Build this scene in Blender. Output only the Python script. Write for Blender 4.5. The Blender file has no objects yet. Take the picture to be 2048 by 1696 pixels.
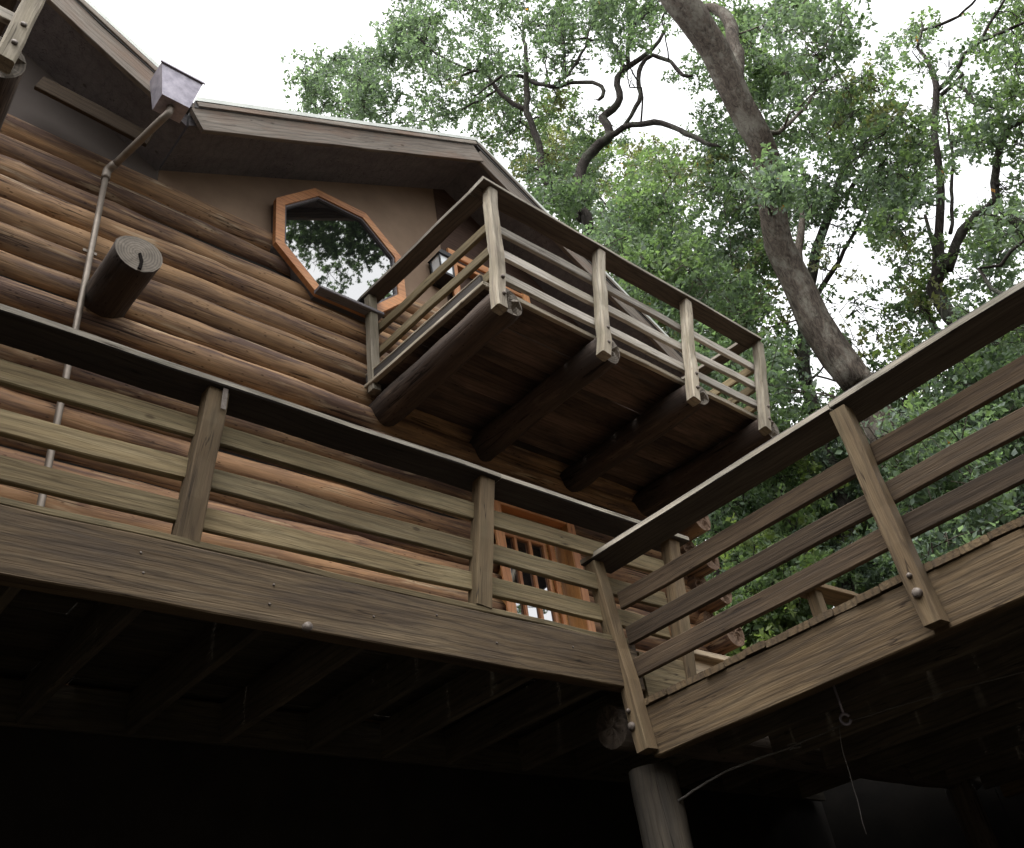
import bpy, math, random
import numpy as np
from mathutils import Matrix, Vector
S = bpy.context.scene
COL = S.collection
rng = np.random.default_rng(7)
random.seed(7)

# ------------------------------------------------------------------ camera
CAM = np.array([0.0, 0.0, 1.6])
R = np.array([[0.75138821, -0.64477727, -0.14027839],
              [0.3139231, 0.5362849, -0.78348631],
              [0.58040335, 0.54466574, 0.60536863]])
FPX = 1845.78
cam_data = bpy.data.cameras.new('camera')
cam_data.sensor_width = 36.0
cam_data.lens = FPX / 2048 * 36.0
cam_data.shift_y = -80.0 / 2048.0
cam_data.clip_end = 500.0
cam = bpy.data.objects.new('camera', cam_data)
COL.objects.link(cam)
m = Matrix.Identity(4)
for i in range(3):
    m[i][0] = R[0][i]
    m[i][1] = -R[1][i]
    m[i][2] = -R[2][i]
    m[i][3] = CAM[i]
cam.matrix_world = m
S.camera = cam

# ------------------------------------------------------------------ sky, sun, exposure
SUN_EL, SUN_AZ = math.radians(72), math.radians(250)   # overcast: soft light from high up behind the camera
w = bpy.data.worlds.new('World')
S.world = w
w.use_nodes = True
nt = w.node_tree
bg = nt.nodes['Background']
sky = nt.nodes.new('ShaderNodeTexSky')
sky.sky_type = 'NISHITA'
sky.sun_disc = False
sky.sun_elevation = SUN_EL
sky.sun_rotation = SUN_AZ
sky.dust_density = 4.0
hs = nt.nodes.new('ShaderNodeHueSaturation')
hs.inputs['Saturation'].default_value = 0.06
nt.links.new(sky.outputs[0], hs.inputs['Color'])
nt.links.new(hs.outputs[0], bg.inputs['Color'])
bg.inputs['Strength'].default_value = 0.15
sd = bpy.data.lights.new('sun', 'SUN')
sd.energy = 0.5
sd.angle = math.radians(40)
sd.color = (1.0, 0.96, 0.9)
sun = bpy.data.objects.new('sun', sd)
COL.objects.link(sun)
sdir = Vector((math.sin(SUN_AZ) * math.cos(SUN_EL), math.cos(SUN_AZ) * math.cos(SUN_EL), math.sin(SUN_EL)))
sun.rotation_euler = sdir.to_track_quat('Z', 'Y').to_euler()
S.view_settings.view_transform = 'Standard'
S.view_settings.look = 'None'
S.view_settings.gamma = 1.0
S.view_settings.use_curve_mapping = False
S.view_settings.exposure = 2.05


# ------------------------------------------------------------------ materials
def new_mat(name):
    mt = bpy.data.materials.new(name)
    mt.use_nodes = True
    return mt, mt.node_tree, mt.node_tree.nodes['Principled BSDF']


def N(t, kind, **kw):
    n = t.nodes.new(kind)
    for k, v in kw.items():
        setattr(n, k, v)
    return n


def ramp(t, fac, stops):
    r = N(t, 'ShaderNodeValToRGB')
    el = r.color_ramp.elements
    while len(el) > len(stops):
        el.remove(el[-1])
    while len(el) < len(stops):
        el.new(0.5)
    for e, (p, c) in zip(el, stops):
        e.position = p
        e.color = (*c, 1) if len(c) == 3 else c
    t.links.new(fac, r.inputs[0])
    return r.outputs[0]


def mixc(t, fac, a, b, mode='MIX'):
    n = N(t, 'ShaderNodeMix', data_type='RGBA', blend_type=mode)
    if isinstance(fac, (int, float)):
        n.inputs[0].default_value = fac
    else:
        t.links.new(fac, n.inputs[0])
    for i, v in ((6, a), (7, b)):
        if isinstance(v, tuple):
            n.inputs[i].default_value = (*v, 1)
        else:
            t.links.new(v, n.inputs[i])
    return n.outputs[2]


def noise(t, vec, scale3, scale=1.0, detail=4.0, rough=0.55, dist=0.0):
    mp = N(t, 'ShaderNodeMapping')
    mp.inputs['Scale'].default_value = scale3
    t.links.new(vec, mp.inputs[0])
    n = N(t, 'ShaderNodeTexNoise')
    n.inputs['Scale'].default_value = scale
    n.inputs['Detail'].default_value = detail
    n.inputs['Roughness'].default_value = rough
    n.inputs['Distortion'].default_value = dist
    t.links.new(mp.outputs[0], n.inputs['Vector'])
    return n.outputs[0]


def obj_vec(t):
    tc = N(t, 'ShaderNodeTexCoord')
    oi = N(t, 'ShaderNodeObjectInfo')
    ml = N(t, 'ShaderNodeMath', operation='MULTIPLY')
    ml.inputs[1].default_value = 37.0
    t.links.new(oi.outputs['Random'], ml.inputs[0])
    cb = N(t, 'ShaderNodeCombineXYZ')
    for i in range(3):
        t.links.new(ml.outputs[0], cb.inputs[i])
    ad = N(t, 'ShaderNodeVectorMath', operation='ADD')
    t.links.new(tc.outputs['Object'], ad.inputs[0])
    t.links.new(cb.outputs[0], ad.inputs[1])
    return ad.outputs[0], oi.outputs['Random']


def bump(t, b, h, strength=0.4, dist=0.01):
    bn = N(t, 'ShaderNodeBump')
    bn.inputs['Strength'].default_value = strength
    bn.inputs['Distance'].default_value = dist
    t.links.new(h, bn.inputs['Height'])
    t.links.new(bn.outputs[0], b.inputs['Normal'])


def wood_mat(name, dark, mid, light, stain=None, stain_amt=0.5, rough=0.85, grain=1.0, vary=0.35, spec=0.25):
    """sawn weathered board, length along local X"""
    mt, t, b = new_mat(name)
    v, rnd = obj_vec(t)
    broad = noise(t, v, (0.9, 7, 7), 1.0, 5, 0.6, 0.6)
    base = ramp(t, broad, [(0.28, dark), (0.5, mid), (0.75, light)])
    # cathedral growth rings: heavily distorted bands
    mp = N(t, 'ShaderNodeMapping')
    mp.inputs['Scale'].default_value = (0.22, 1.0, 1.0)
    t.links.new(v, mp.inputs[0])
    wv = N(t, 'ShaderNodeTexWave', wave_type='BANDS', bands_direction='Z')
    wv.inputs['Scale'].default_value = 6.5
    wv.inputs['Distortion'].default_value = 8.0
    wv.inputs['Detail'].default_value = 4.0
    wv.inputs['Detail Scale'].default_value = 1.3
    wv.inputs['Detail Roughness'].default_value = 0.45
    t.links.new(mp.outputs[0], wv.inputs['Vector'])
    rings = ramp(t, wv.outputs['Fac'], [(0.0, (0.5, 0.48, 0.46)), (0.22, (0.95, 0.95, 0.95)), (1, (1.1, 1.07, 1.02))])
    c = mixc(t, 0.55 * grain, base, rings, 'MULTIPLY')
    fine = noise(t, v, (5, 130, 130), 1.0, 3, 0.6)
    fr = ramp(t, fine, [(0.3, (0.72, 0.7, 0.68)), (0.62, (1.12, 1.12, 1.12))])
    c = mixc(t, 0.6, c, fr, 'MULTIPLY')
    if stain:
        bl = noise(t, v, (1.3, 4, 4), 1.1, 6, 0.65)
        f = ramp(t, bl, [(0.47, (0, 0, 0)), (0.64, (stain_amt,) * 3)])
        c = mixc(t, f, c, stain)
    # knots
    mk = N(t, 'ShaderNodeMapping')
    mk.inputs['Scale'].default_value = (3.0, 6, 6)
    t.links.new(v, mk.inputs[0])
    vo = N(t, 'ShaderNodeTexVoronoi')
    vo.inputs['Scale'].default_value = 1.0
    t.links.new(mk.outputs[0], vo.inputs['Vector'])
    kn = ramp(t, vo.outputs['Distance'], [(0.05, (0.3, 0.25, 0.2)), (0.1, (1, 1, 1))])
    sx = N(t, 'ShaderNodeSeparateColor')
    t.links.new(vo.outputs['Color'], sx.inputs[0])
    sel = ramp(t, sx.outputs[0], [(0.6, (0, 0, 0)), (0.65, (0.75, 0.75, 0.75))])
    c = mixc(t, sel, c, mixc(t, 1.0, c, kn, 'MULTIPLY'))
    ck = noise(t, v, (0.7, 22, 22), 1.0, 2, 0.4)
    fc = ramp(t, ck, [(0.49, (1, 1, 1)), (0.5, (0.25, 0.22, 0.2)), (0.51, (1, 1, 1))])
    brk = noise(t, v, (2.0, 3, 3), 1.0, 2, 0.5)
    fb = ramp(t, brk, [(0.5, (0, 0, 0)), (0.55, (1, 1, 1))])
    c = mixc(t, fb, c, mixc(t, 1.0, c, fc, 'MULTIPLY'))
    # per board brightness
    vr = ramp(t, rnd, [(0, (1 - vary,) * 3), (1, (1 + vary * 0.6,) * 3)])
    c = mixc(t, 1.0, c, vr, 'MULTIPLY')
    t.links.new(c, b.inputs['Base Color'])
    b.inputs['Roughness'].default_value = rough
    b.inputs['Specular IOR Level'].default_value = spec
    cr = noise(t, v, (1.0, 60, 60), 1.0, 2, 0.5)
    hsum = N(t, 'ShaderNodeMath', operation='ADD')
    t.links.new(fine, hsum.inputs[0])
    t.links.new(cr, hsum.inputs[1])
    bump(t, b, hsum.outputs[0], 0.5, 0.006)
    return mt


def log_mat(name, stain, worn, pale, worn_lo=0.45, worn_hi=0.62, rough=0.78):
    """peeled log with failing brown stain, length along local X"""
    mt, t, b = new_mat(name)
    v, rnd = obj_vec(t)
    n1 = noise(t, v, (0.7, 5, 5), 1.0, 6, 0.62, 0.4)
    streak = noise(t, v, (1.2, 26, 26), 1.0, 5, 0.6)
    ad = N(t, 'ShaderNodeMath', operation='MULTIPLY_ADD')
    ad.inputs[1].default_value = 0.38
    t.links.new(streak, ad.inputs[0])
    sc = N(t, 'ShaderNodeMath', operation='MULTIPLY')
    sc.inputs[1].default_value = 0.62
    t.links.new(n1, sc.inputs[0])
    t.links.new(sc.outputs[0], ad.inputs[2])
    f = ramp(t, ad.outputs[0], [(worn_lo, (0, 0, 0)), (worn_hi, (1, 1, 1))])
    c = mixc(t, f, stain, worn)
    n2 = noise(t, v, (1.6, 14, 14), 1.0, 5, 0.6, 0.3)
    f2 = ramp(t, n2, [(0.58, (0, 0, 0)), (0.72, (0.85,) * 3)])
    c = mixc(t, f2, c, pale)
    # drying checks along the log
    ck = noise(t, v, (0.45, 16, 16), 1.0, 2, 0.4)
    fc = ramp(t, ck, [(0.478, (1, 1, 1)), (0.5, (0.1, 0.08, 0.07)), (0.522, (1, 1, 1))])
    brk = noise(t, v, (1.5, 3, 3), 1.0, 2, 0.5)
    fb = ramp(t, brk, [(0.5, (0, 0, 0)), (0.56, (1, 1, 1))])
    c2 = mixc(t, 1.0, c, fc, 'MULTIPLY')
    c = mixc(t, fb, c, c2)
    mk = N(t, 'ShaderNodeMapping')
    mk.inputs['Scale'].default_value = (2.0, 4.5, 4.5)
    t.links.new(v, mk.inputs[0])
    vo = N(t, 'ShaderNodeTexVoronoi')
    t.links.new(mk.outputs[0], vo.inputs['Vector'])
    kn = ramp(t, vo.outputs['Distance'], [(0.08, (0.3, 0.25, 0.2)), (0.17, (1, 1, 1))])
    c = mixc(t, 0.85, c, kn, 'MULTIPLY')
    fine = noise(t, v, (7, 90, 90), 1.0, 3, 0.6)
    fr = ramp(t, fine, [(0.3, (0.75, 0.73, 0.7)), (0.65, (1.12, 1.12, 1.12))])
    c = mixc(t, 0.6, c, fr, 'MULTIPLY')
    vr = ramp(t, rnd, [(0, (0.75,) * 3), (1, (1.2,) * 3)])
    c = mixc(t, 1.0, c, vr, 'MULTIPLY')
    t.links.new(c, b.inputs['Base Color'])
    rr = ramp(t, n2, [(0.3, (rough - 0.12,) * 3), (0.7, (rough + 0.2,) * 3)])
    t.links.new(rr, b.inputs['Roughness'])
    b.inputs['Specular IOR Level'].default_value = 0.3
    h = mixc(t, 0.5, fine, fc)
    bump(t, b, h, 0.5, 0.008)
    return mt


def plain_mat(name, col, col2=None, rough=0.7, metal=0.0, scale=8.0, spec=0.4, bmp=0.15):
    mt, t, b = new_mat(name)
    v, rnd = obj_vec(t)
    n = noise(t, v, (1, 1, 1), scale, 6, 0.6)
    c2 = col2 or tuple(x * 0.7 for x in col)
    c = ramp(t, n, [(0.3, c2), (0.7, col)])
    t.links.new(c, b.inputs['Base Color'])
    b.inputs['Roughness'].default_value = rough
    b.inputs['Metallic'].default_value = metal
    b.inputs['Specular IOR Level'].default_value = spec
    bump(t, b, n, bmp, 0.01)
    return mt


M = {}
M['rail'] = wood_mat('weathered_grey_boards', (0.105, 0.078, 0.041), (0.17, 0.132, 0.073), (0.255, 0.208, 0.125), (0.10, 0.084, 0.045), 0.5)
M['rail_brown'] = wood_mat('brown_lower_rails', (0.04, 0.026, 0.015), (0.062, 0.042, 0.025), (0.092, 0.065, 0.04), (0.032, 0.023, 0.016), 0.5)
M['cap_edge'] = wood_mat('skylit_cap_edges', (0.17, 0.15, 0.12), (0.26, 0.235, 0.195), (0.35, 0.325, 0.28), (0.12, 0.12, 0.09), 0.5)  # pale side faces paint in the skylight the cap edges catch
M['post'] = wood_mat('weathered_posts', (0.088, 0.06, 0.034), (0.145, 0.102, 0.058), (0.21, 0.156, 0.092), (0.1, 0.082, 0.045), 0.45)
M['pale'] = wood_mat('silver_grey_balcony_timber', (0.18, 0.15, 0.112), (0.28, 0.245, 0.19), (0.42, 0.385, 0.32), (0.16, 0.14, 0.09), 0.55)
M['silver'] = wood_mat('silver_bleached_rails', (0.24, 0.22, 0.185), (0.36, 0.335, 0.295), (0.5, 0.475, 0.43), (0.2, 0.18, 0.13), 0.5)
M['rim'] = wood_mat('brown_rim_beam', (0.05, 0.034, 0.019), (0.082, 0.058, 0.034), (0.125, 0.094, 0.058), (0.042, 0.031, 0.023), 0.55, grain=1.4, vary=0.1)
M['rim_gold'] = wood_mat('golden_brown_rim_beam', (0.055, 0.037, 0.02), (0.09, 0.062, 0.034), (0.135, 0.099, 0.057), (0.045, 0.033, 0.022), 0.5, grain=1.4, vary=0.1)
M['rim_tan'] = wood_mat('pale_tan_board', (0.30, 0.24, 0.165), (0.38, 0.31, 0.22), (0.45, 0.37, 0.27), vary=0.05)
M['dark_board'] = wood_mat('dark_deck_boards', (0.03, 0.025, 0.02), (0.05, 0.042, 0.032), (0.08, 0.066, 0.05), (0.03, 0.028, 0.025), 0.5)
M['joist'] = wood_mat('dark_joists', (0.05, 0.04, 0.03), (0.085, 0.07, 0.05), (0.13, 0.108, 0.075), (0.04, 0.034, 0.026), 0.5)
M['redboard'] = wood_mat('red_brown_floor_boards', (0.06, 0.043, 0.035), (0.1, 0.07, 0.055), (0.15, 0.105, 0.082), (0.032, 0.028, 0.027), 0.8, vary=0.5)
M['cap'] = wood_mat('handrail_caps', (0.024, 0.021, 0.019), (0.038, 0.033, 0.03), (0.06, 0.053, 0.047), (0.02, 0.018, 0.018), 0.5)  # body darkened to paint the cap's shaded underside
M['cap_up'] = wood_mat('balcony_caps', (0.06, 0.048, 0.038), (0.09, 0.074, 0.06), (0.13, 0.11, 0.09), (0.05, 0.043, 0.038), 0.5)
M['fascia'] = wood_mat('grey_fascia_boards', (0.11, 0.092, 0.075), (0.165, 0.142, 0.12), (0.235, 0.21, 0.18), (0.17, 0.1, 0.065), 0.45)
M['soffit'] = wood_mat('dark_soffit', (0.11, 0.102, 0.108), (0.145, 0.135, 0.142), (0.18, 0.168, 0.172), None, grain=0.4, vary=0.12)
M['earth_wall'] = plain_mat('shade_dark_walls', (0.022, 0.019, 0.016), (0.012, 0.011, 0.01), 0.95, 0, 3.0, 0.2, 0.4)  # near-black tone stands in for the shade under the decks
M['orange'] = wood_mat('orange_stained_trim', (0.40, 0.16, 0.06), (0.52, 0.235, 0.095), (0.6, 0.31, 0.14), (0.35, 0.14, 0.06), 0.4, rough=0.5, grain=0.7, vary=0.15, spec=0.4)
M['golden'] = wood_mat('golden_door_timber', (0.46, 0.22, 0.07), (0.58, 0.3, 0.1), (0.66, 0.38, 0.15), None, rough=0.5, grain=0.7, vary=0.15, spec=0.4)
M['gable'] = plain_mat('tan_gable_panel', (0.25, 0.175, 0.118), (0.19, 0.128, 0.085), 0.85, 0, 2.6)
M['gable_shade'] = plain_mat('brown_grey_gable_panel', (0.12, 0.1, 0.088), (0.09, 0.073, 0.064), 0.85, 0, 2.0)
M['gable_shadowed'] = wood_mat('soffit_shadowed_gable', (0.055, 0.033, 0.024), (0.075, 0.046, 0.034), (0.1, 0.062, 0.046), None, grain=0.6, vary=0.1)  # gable tone darkened to paint the soffit's shade around the upper door
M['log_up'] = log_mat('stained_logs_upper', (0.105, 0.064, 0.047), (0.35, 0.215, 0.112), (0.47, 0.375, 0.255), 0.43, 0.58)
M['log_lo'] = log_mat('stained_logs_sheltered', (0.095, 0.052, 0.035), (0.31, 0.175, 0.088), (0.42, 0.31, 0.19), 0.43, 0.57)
M['log_beam'] = log_mat('grey_beam_logs', (0.06, 0.045, 0.034), (0.11, 0.085, 0.063), (0.17, 0.14, 0.11), rough=0.8)
M['log_red'] = log_mat('red_brown_beam_logs', (0.042, 0.031, 0.025), (0.078, 0.055, 0.042), (0.125, 0.092, 0.07), rough=0.9)
M['galv'] = plain_mat('galvanised_sheet', (0.4, 0.375, 0.42), (0.22, 0.205, 0.24), 0.5, 0.7, 14.0)
M['pipe'] = plain_mat('dull_copper_pipe', (0.24, 0.205, 0.17), (0.15, 0.125, 0.1), 0.5, 0.5, 9.0)
M['drip'] = plain_mat('roof_edge_metal', (0.5, 0.52, 0.48), (0.38, 0.4, 0.37), 0.5, 0.3, 6.0)
M['shingle'] = plain_mat('dark_roofing', (0.09, 0.085, 0.08), (0.05, 0.05, 0.05), 0.95, 0, 30.0)
M['bolt'] = plain_mat('rusty_bolt', (0.15, 0.13, 0.11), (0.07, 0.05, 0.04), 0.7, 0.3, 60.0)
M['black'] = plain_mat('black_lantern_metal', (0.02, 0.02, 0.022), None, 0.45, 0.4, 30)
M['void'] = plain_mat('dark_crack', (0.012, 0.01, 0.009), None, 1.0, 0, 10, 0.05)
M['rope'] = plain_mat('grey_rope', (0.12, 0.11, 0.098), (0.07, 0.064, 0.056), 0.9, 0, 120)
M['ground'] = plain_mat('leaf_litter_ground', (0.035, 0.028, 0.02), (0.018, 0.015, 0.011), 0.95, 0, 2.5, 0.2, 0.6)


def end_grain(name, c1, c2):
    mt, t, b = new_mat(name)
    v, rnd = obj_vec(t)
    tc = N(t, 'ShaderNodeTexCoord')
    wv = N(t, 'ShaderNodeTexWave', wave_type='RINGS', rings_direction='X')
    wv.inputs['Scale'].default_value = 16
    wv.inputs['Distortion'].default_value = 1.5
    wv.inputs['Detail'].default_value = 2
    t.links.new(tc.outputs['Object'], wv.inputs['Vector'])
    c = ramp(t, wv.outputs['Fac'], [(0.1, c2), (0.7, c1)])
    n = noise(t, v, (12, 12, 12), 1.0, 5, 0.6)
    c = mixc(t, 0.7, c, ramp(t, n, [(0.3, (0.55, 0.55, 0.55)), (0.7, (1.2, 1.2, 1.2))]), 'MULTIPLY')
    t.links.new(c, b.inputs['Base Color'])
    b.inputs['Roughness'].default_value = 0.9
    bump(t, b, n, 0.6, 0.01)
    return mt


M['end'] = end_grain('grey_end_grain', (0.17, 0.145, 0.115), (0.115, 0.095, 0.075))
M['end_tan'] = end_grain('tan_end_grain', (0.21, 0.135, 0.088), (0.14, 0.085, 0.055))

mt, t, b = new_mat('window_glass')
b.inputs['Base Color'].default_value = (0.008, 0.009, 0.01, 1)
b.inputs['Roughness'].default_value = 0.015
b.inputs['IOR'].default_value = 3.6
b.inputs['Specular IOR Level'].default_value = 0.6
M['glass'] = mt
mt, t, b = new_mat('frosted_lantern_glass')
b.inputs['Base Color'].default_value = (0.75, 0.78, 0.8, 1)
b.inputs['Roughness'].default_value = 0.25
M['lantern_glass'] = mt


def bark_mat(name, c1, c2, lich):
    mt, t, b = new_mat(name)
    tc = N(t, 'ShaderNodeTexCoord')
    v = tc.outputs['Object']
    n = noise(t, v, (15, 15, 4.0), 1.0, 7, 0.7, 1.2)
    c = ramp(t, n, [(0.35, c2), (0.62, c1)])
    n2 = noise(t, v, (3.5, 3.5, 2.2), 1.0, 7, 0.7)
    f = ramp(t, n2, [(0.48, (0, 0, 0)), (0.62, (0.8,) * 3)])
    c = mixc(t, f, c, lich)
    t.links.new(c, b.inputs['Base Color'])
    b.inputs['Roughness'].default_value = 0.95
    b.inputs['Specular IOR Level'].default_value = 0.15
    bump(t, b, n, 1.0, 0.05)
    return mt


M['bark'] = bark_mat('grey_brown_bark', (0.11, 0.09, 0.073), (0.034, 0.027, 0.022), (0.18, 0.168, 0.14))
M['bark_dark'] = bark_mat('dark_bark', (0.06, 0.05, 0.045), (0.022, 0.019, 0.017), (0.08, 0.085, 0.065))


def leaf_mat(name, gain=1.0):
    mt, t, b = new_mat(name)
    at = N(t, 'ShaderNodeAttribute', attribute_name='tint')
    t.links.new(at.outputs['Color'], b.inputs['Base Color'])
    b.inputs['Roughness'].default_value = 0.55
    b.inputs['Specular IOR Level'].default_value = 0.35
    tr = N(t, 'ShaderNodeBsdfTranslucent')
    mul = mixc(t, 1.0, at.outputs['Color'], (1.5, 1.7, 0.9), 'MULTIPLY')
    t.links.new(mul, tr.inputs['Color'])
    mx = N(t, 'ShaderNodeMixShader')
    mx.inputs[0].default_value = 0.5
    t.links.new(b.outputs[0], mx.inputs[1])
    t.links.new(tr.outputs[0], mx.inputs[2])
    t.links.new(mx.outputs[0], t.nodes['Material Output'].inputs['Surface'])
    return mt


M['leaf'] = leaf_mat('oak_leaves')


# ------------------------------------------------------------------ building helpers
class Root:
    def __init__(s, name, loc, label, cat, group=None):
        o = bpy.data.objects.new(name, None)
        o.empty_display_size = 0.2
        COL.objects.link(o)
        o.location = loc
        o['label'] = label
        o['category'] = cat
        if group:
            o['group'] = group
        s.o = o
        s.inv = Matrix.Translation(loc).inverted()
        s.w = Matrix.Translation(loc)


PARENT_W = {}


def link(name, mesh, world, parent, mats):
    o = bpy.data.objects.new(name, mesh)
    COL.objects.link(o)
    for mm in (mats if isinstance(mats, (list, tuple)) else [mats]):
        mesh.materials.append(mm)
    if parent is None:
        o.matrix_world = world
    else:
        if isinstance(parent, Root):
            po, pw = parent.o, parent.w
        else:
            po, pw = parent, PARENT_W[parent.name]
        o.parent = po
        o.matrix_basis = pw.inverted() @ world
    PARENT_W[o.name] = world
    return o


def mesh_from(name, verts, faces, smooth=False, midx=None):
    me = bpy.data.meshes.new(name)
    me.from_pydata([tuple(v) for v in verts], [], faces)
    if smooth is True:
        me.polygons.foreach_set('use_smooth', [True] * len(faces))
    elif smooth:
        me.polygons.foreach_set('use_smooth', smooth)
    if midx is not None:
        me.polygons.foreach_set('material_index', midx)
    me.update()
    return me


def frame(p0, p1, up):
    p0, p1, up = Vector(p0), Vector(p1), Vector(up)
    x = (p1 - p0).normalized()
    z = (up - x * up.dot(x)).normalized()
    y = z.cross(x)
    mw = Matrix(((x.x, y.x, z.x, p0.x), (x.y, y.y, z.y, p0.y), (x.z, y.z, z.z, p0.z), (0, 0, 0, 1)))
    return mw, (p1 - p0).length


def board(name, p0, p1, up, h, t, mat, parent, ch=0.005, jit=0.0025, seg=0.35, bow=0.0, edge=None):
    """plank from p0 to p1 (centre line); h = size along up, t = size across"""
    mw, L = frame(p0, p1, up)
    n = max(2, int(L / seg) + 1)
    a, c = t / 2, h / 2
    ch = min(ch, a * 0.4, c * 0.4)
    prof = [(-a + ch, -c), (a - ch, -c), (a, -c + ch), (a, c - ch), (a - ch, c), (-a + ch, c), (-a, c - ch), (-a, -c + ch)]
    verts, faces = [], []
    for i in range(n):
        f = i / (n - 1)
        dy, dz = rng.normal(0, jit, 2) + np.array([0, bow * math.sin(f * math.pi)])
        for (y, z) in prof:
            jy, jz = rng.normal(0, jit * 0.35, 2)
            verts.append((f * L, y + dy + jy, z + dz + jz))
    for i in range(n - 1):
        for k in range(8):
            k2 = (k + 1) % 8
            faces.append((i * 8 + k, i * 8 + k2, (i + 1) * 8 + k2, (i + 1) * 8 + k))
    faces.append(tuple(range(7, -1, -1)))
    faces.append(tuple((n - 1) * 8 + k for k in range(8)))
    mi = None
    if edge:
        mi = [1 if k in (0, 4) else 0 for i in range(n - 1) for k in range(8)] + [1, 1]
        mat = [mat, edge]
    return link(name, mesh_from(name, verts, faces, False, mi), mw, parent, mat)


def log(name, p0, p1, r0, r1, mat, parent, end=None, seg=0.14, sides=20, rough=0.012, cap_noise=0.008):
    mw, L = frame(p0, p1, (0.03, 0.05, 1) if abs((Vector(p1) - Vector(p0)).normalized().z) < 0.9 else (0, 1, 0))
    n = max(3, int(L / seg) + 1)
    ph = rng.uniform(0, 6.28, 8)
    verts, faces, mi, sm = [], [], [], []
    kn = [(rng.uniform(0, L), rng.uniform(0, 6.28), rng.uniform(0.006, 0.02)) for _ in range(int(L * 1.6) + 1)]
    wy, wz = rng.normal(0, 0.008, 2)
    for i in range(n):
        x = i / (n - 1) * L
        r = r0 + (r1 - r0) * x / max(L, 1e-6)
        r += 0.5 * rough * (math.sin(x * 1.7 + ph[0]) + 0.6 * math.sin(x * 4.3 + ph[1]) + 0.4 * math.sin(x * 9.1 + ph[2]))
        for k in range(sides):
            a = 2 * math.pi * k / sides
            rr = r + rough * 0.6 * (math.sin(2 * a + ph[3] + x * 0.5) + 0.5 * math.sin(3 * a + ph[4] - x * 0.9)) + rng.normal(0, min(rough, 0.015) * 0.14)
            for kx, ka, kh in kn:
                d2 = ((x - kx) / 0.1) ** 2 + (math.remainder(a - ka, 6.2832) / 0.45) ** 2
                if d2 < 6:
                    rr += kh * math.exp(-d2)
            verts.append((x, rr * math.cos(a) + wy * math.sin(x * 0.8 + ph[5]), rr * math.sin(a) + wz * math.sin(x * 0.7 + ph[6])))
    for i in range(n - 1):
        for k in range(sides):
            k2 = (k + 1) % sides
            faces.append((i * sides + k, i * sides + k2, (i + 1) * sides + k2, (i + 1) * sides + k))
            mi.append(0)
            sm.append(True)
    for e, xx in ((0, 0.0), (1, L)):
        # inner ring + centre, uneven sawn end
        base = len(verts)
        r = r0 if e == 0 else r1
        for q, s in ((0, 0.62), (1, 0.3)):
            for k in range(sides):
                a = 2 * math.pi * k / sides
                verts.append((xx + rng.normal(0, cap_noise) * 0.6, r * s * math.cos(a), r * s * math.sin(a)))
        verts.append((xx, 0, 0))
        ctr = len(verts) - 1
        o0 = 0 if e == 0 else (n - 1) * sides
        for k in range(sides):
            k2 = (k + 1) % sides
            qs = [(o0 + k, o0 + k2, base + k2, base + k), (base + k, base + k2, base + sides + k2, base + sides + k), (base + sides + k, base + sides + k2, ctr)]
            for q in qs:
                faces.append(q if e == 1 else tuple(reversed(q)))
                mi.append(1 if end else 0)
                sm.append(False)
    return link(name, mesh_from(name, verts, faces, sm, mi), mw, parent, [mat, end] if end else mat)


def tube_geo(pts, rad, sides, verts, faces, wob=0.0):
    pts = [Vector(p) for p in pts]
    base = len(verts)
    prev = None
    for i, p in enumerate(pts):
        d = (pts[min(i + 1, len(pts) - 1)] - pts[max(i - 1, 0)]).normalized()
        if prev is None:
            u = d.orthogonal().normalized()
        else:
            u = (prev - d * prev.dot(d))
            u = u.normalized() if u.length > 1e-5 else d.orthogonal().normalized()
        prev = u
        v = d.cross(u)
        for k in range(sides):
            a = 2 * math.pi * k / sides
            r = rad[i] * (1 + (rng.normal(0, wob) if wob else 0))
            verts.append(p + u * (r * math.cos(a)) + v * (r * math.sin(a)))
    for i in range(len(pts) - 1):
        for k in range(sides):
            k2 = (k + 1) % sides
            faces.append((base + i * sides + k, base + i * sides + k2, base + (i + 1) * sides + k2, base + (i + 1) * sides + k))
    faces.append(tuple(base + k for k in range(sides - 1, -1, -1)))
    faces.append(tuple(base + (len(pts) - 1) * sides + k for k in range(sides)))


def smooth_path(pts, rad, step=0.25, wig=0.0):
    """Catmull-Rom through pts"""
    P = [np.array(p, float) for p in pts]
    P = [2 * P[0] - P[1]] + P + [2 * P[-1] - P[-2]]
    out, ro = [], []
    for i in range(1, len(P) - 2):
        L = np.linalg.norm(P[i + 1] - P[i])
        n = max(2, int(L / step))
        for j in range(n):
            s = j / n
            a, b_, c, d = P[i - 1], P[i], P[i + 1], P[i + 2]
            q = 0.5 * ((2 * b_) + (c - a) * s + (2 * a - 5 * b_ + 4 * c - d) * s * s + (3 * b_ - a - 3 * c + d) * s ** 3)
            out.append(q + (rng.normal(0, wig, 3) if wig else 0))
            ro.append(rad[i - 1] + (rad[i] - rad[i - 1]) * s)
    out.append(P[-2])
    ro.append(rad[-1])
    return out, ro


def tube(name, pts, rad, mat, parent, sides=10, wob=0.0, smooth=True, world=None):
    verts, faces = [], []
    tube_geo(pts, rad, sides, verts, faces, wob)
    o = world or Matrix.Translation(Vector(pts[0]))
    inv = o.inverted()
    return link(name, mesh_from(name, [inv @ v for v in verts], faces, smooth), o, parent, mat)


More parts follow.
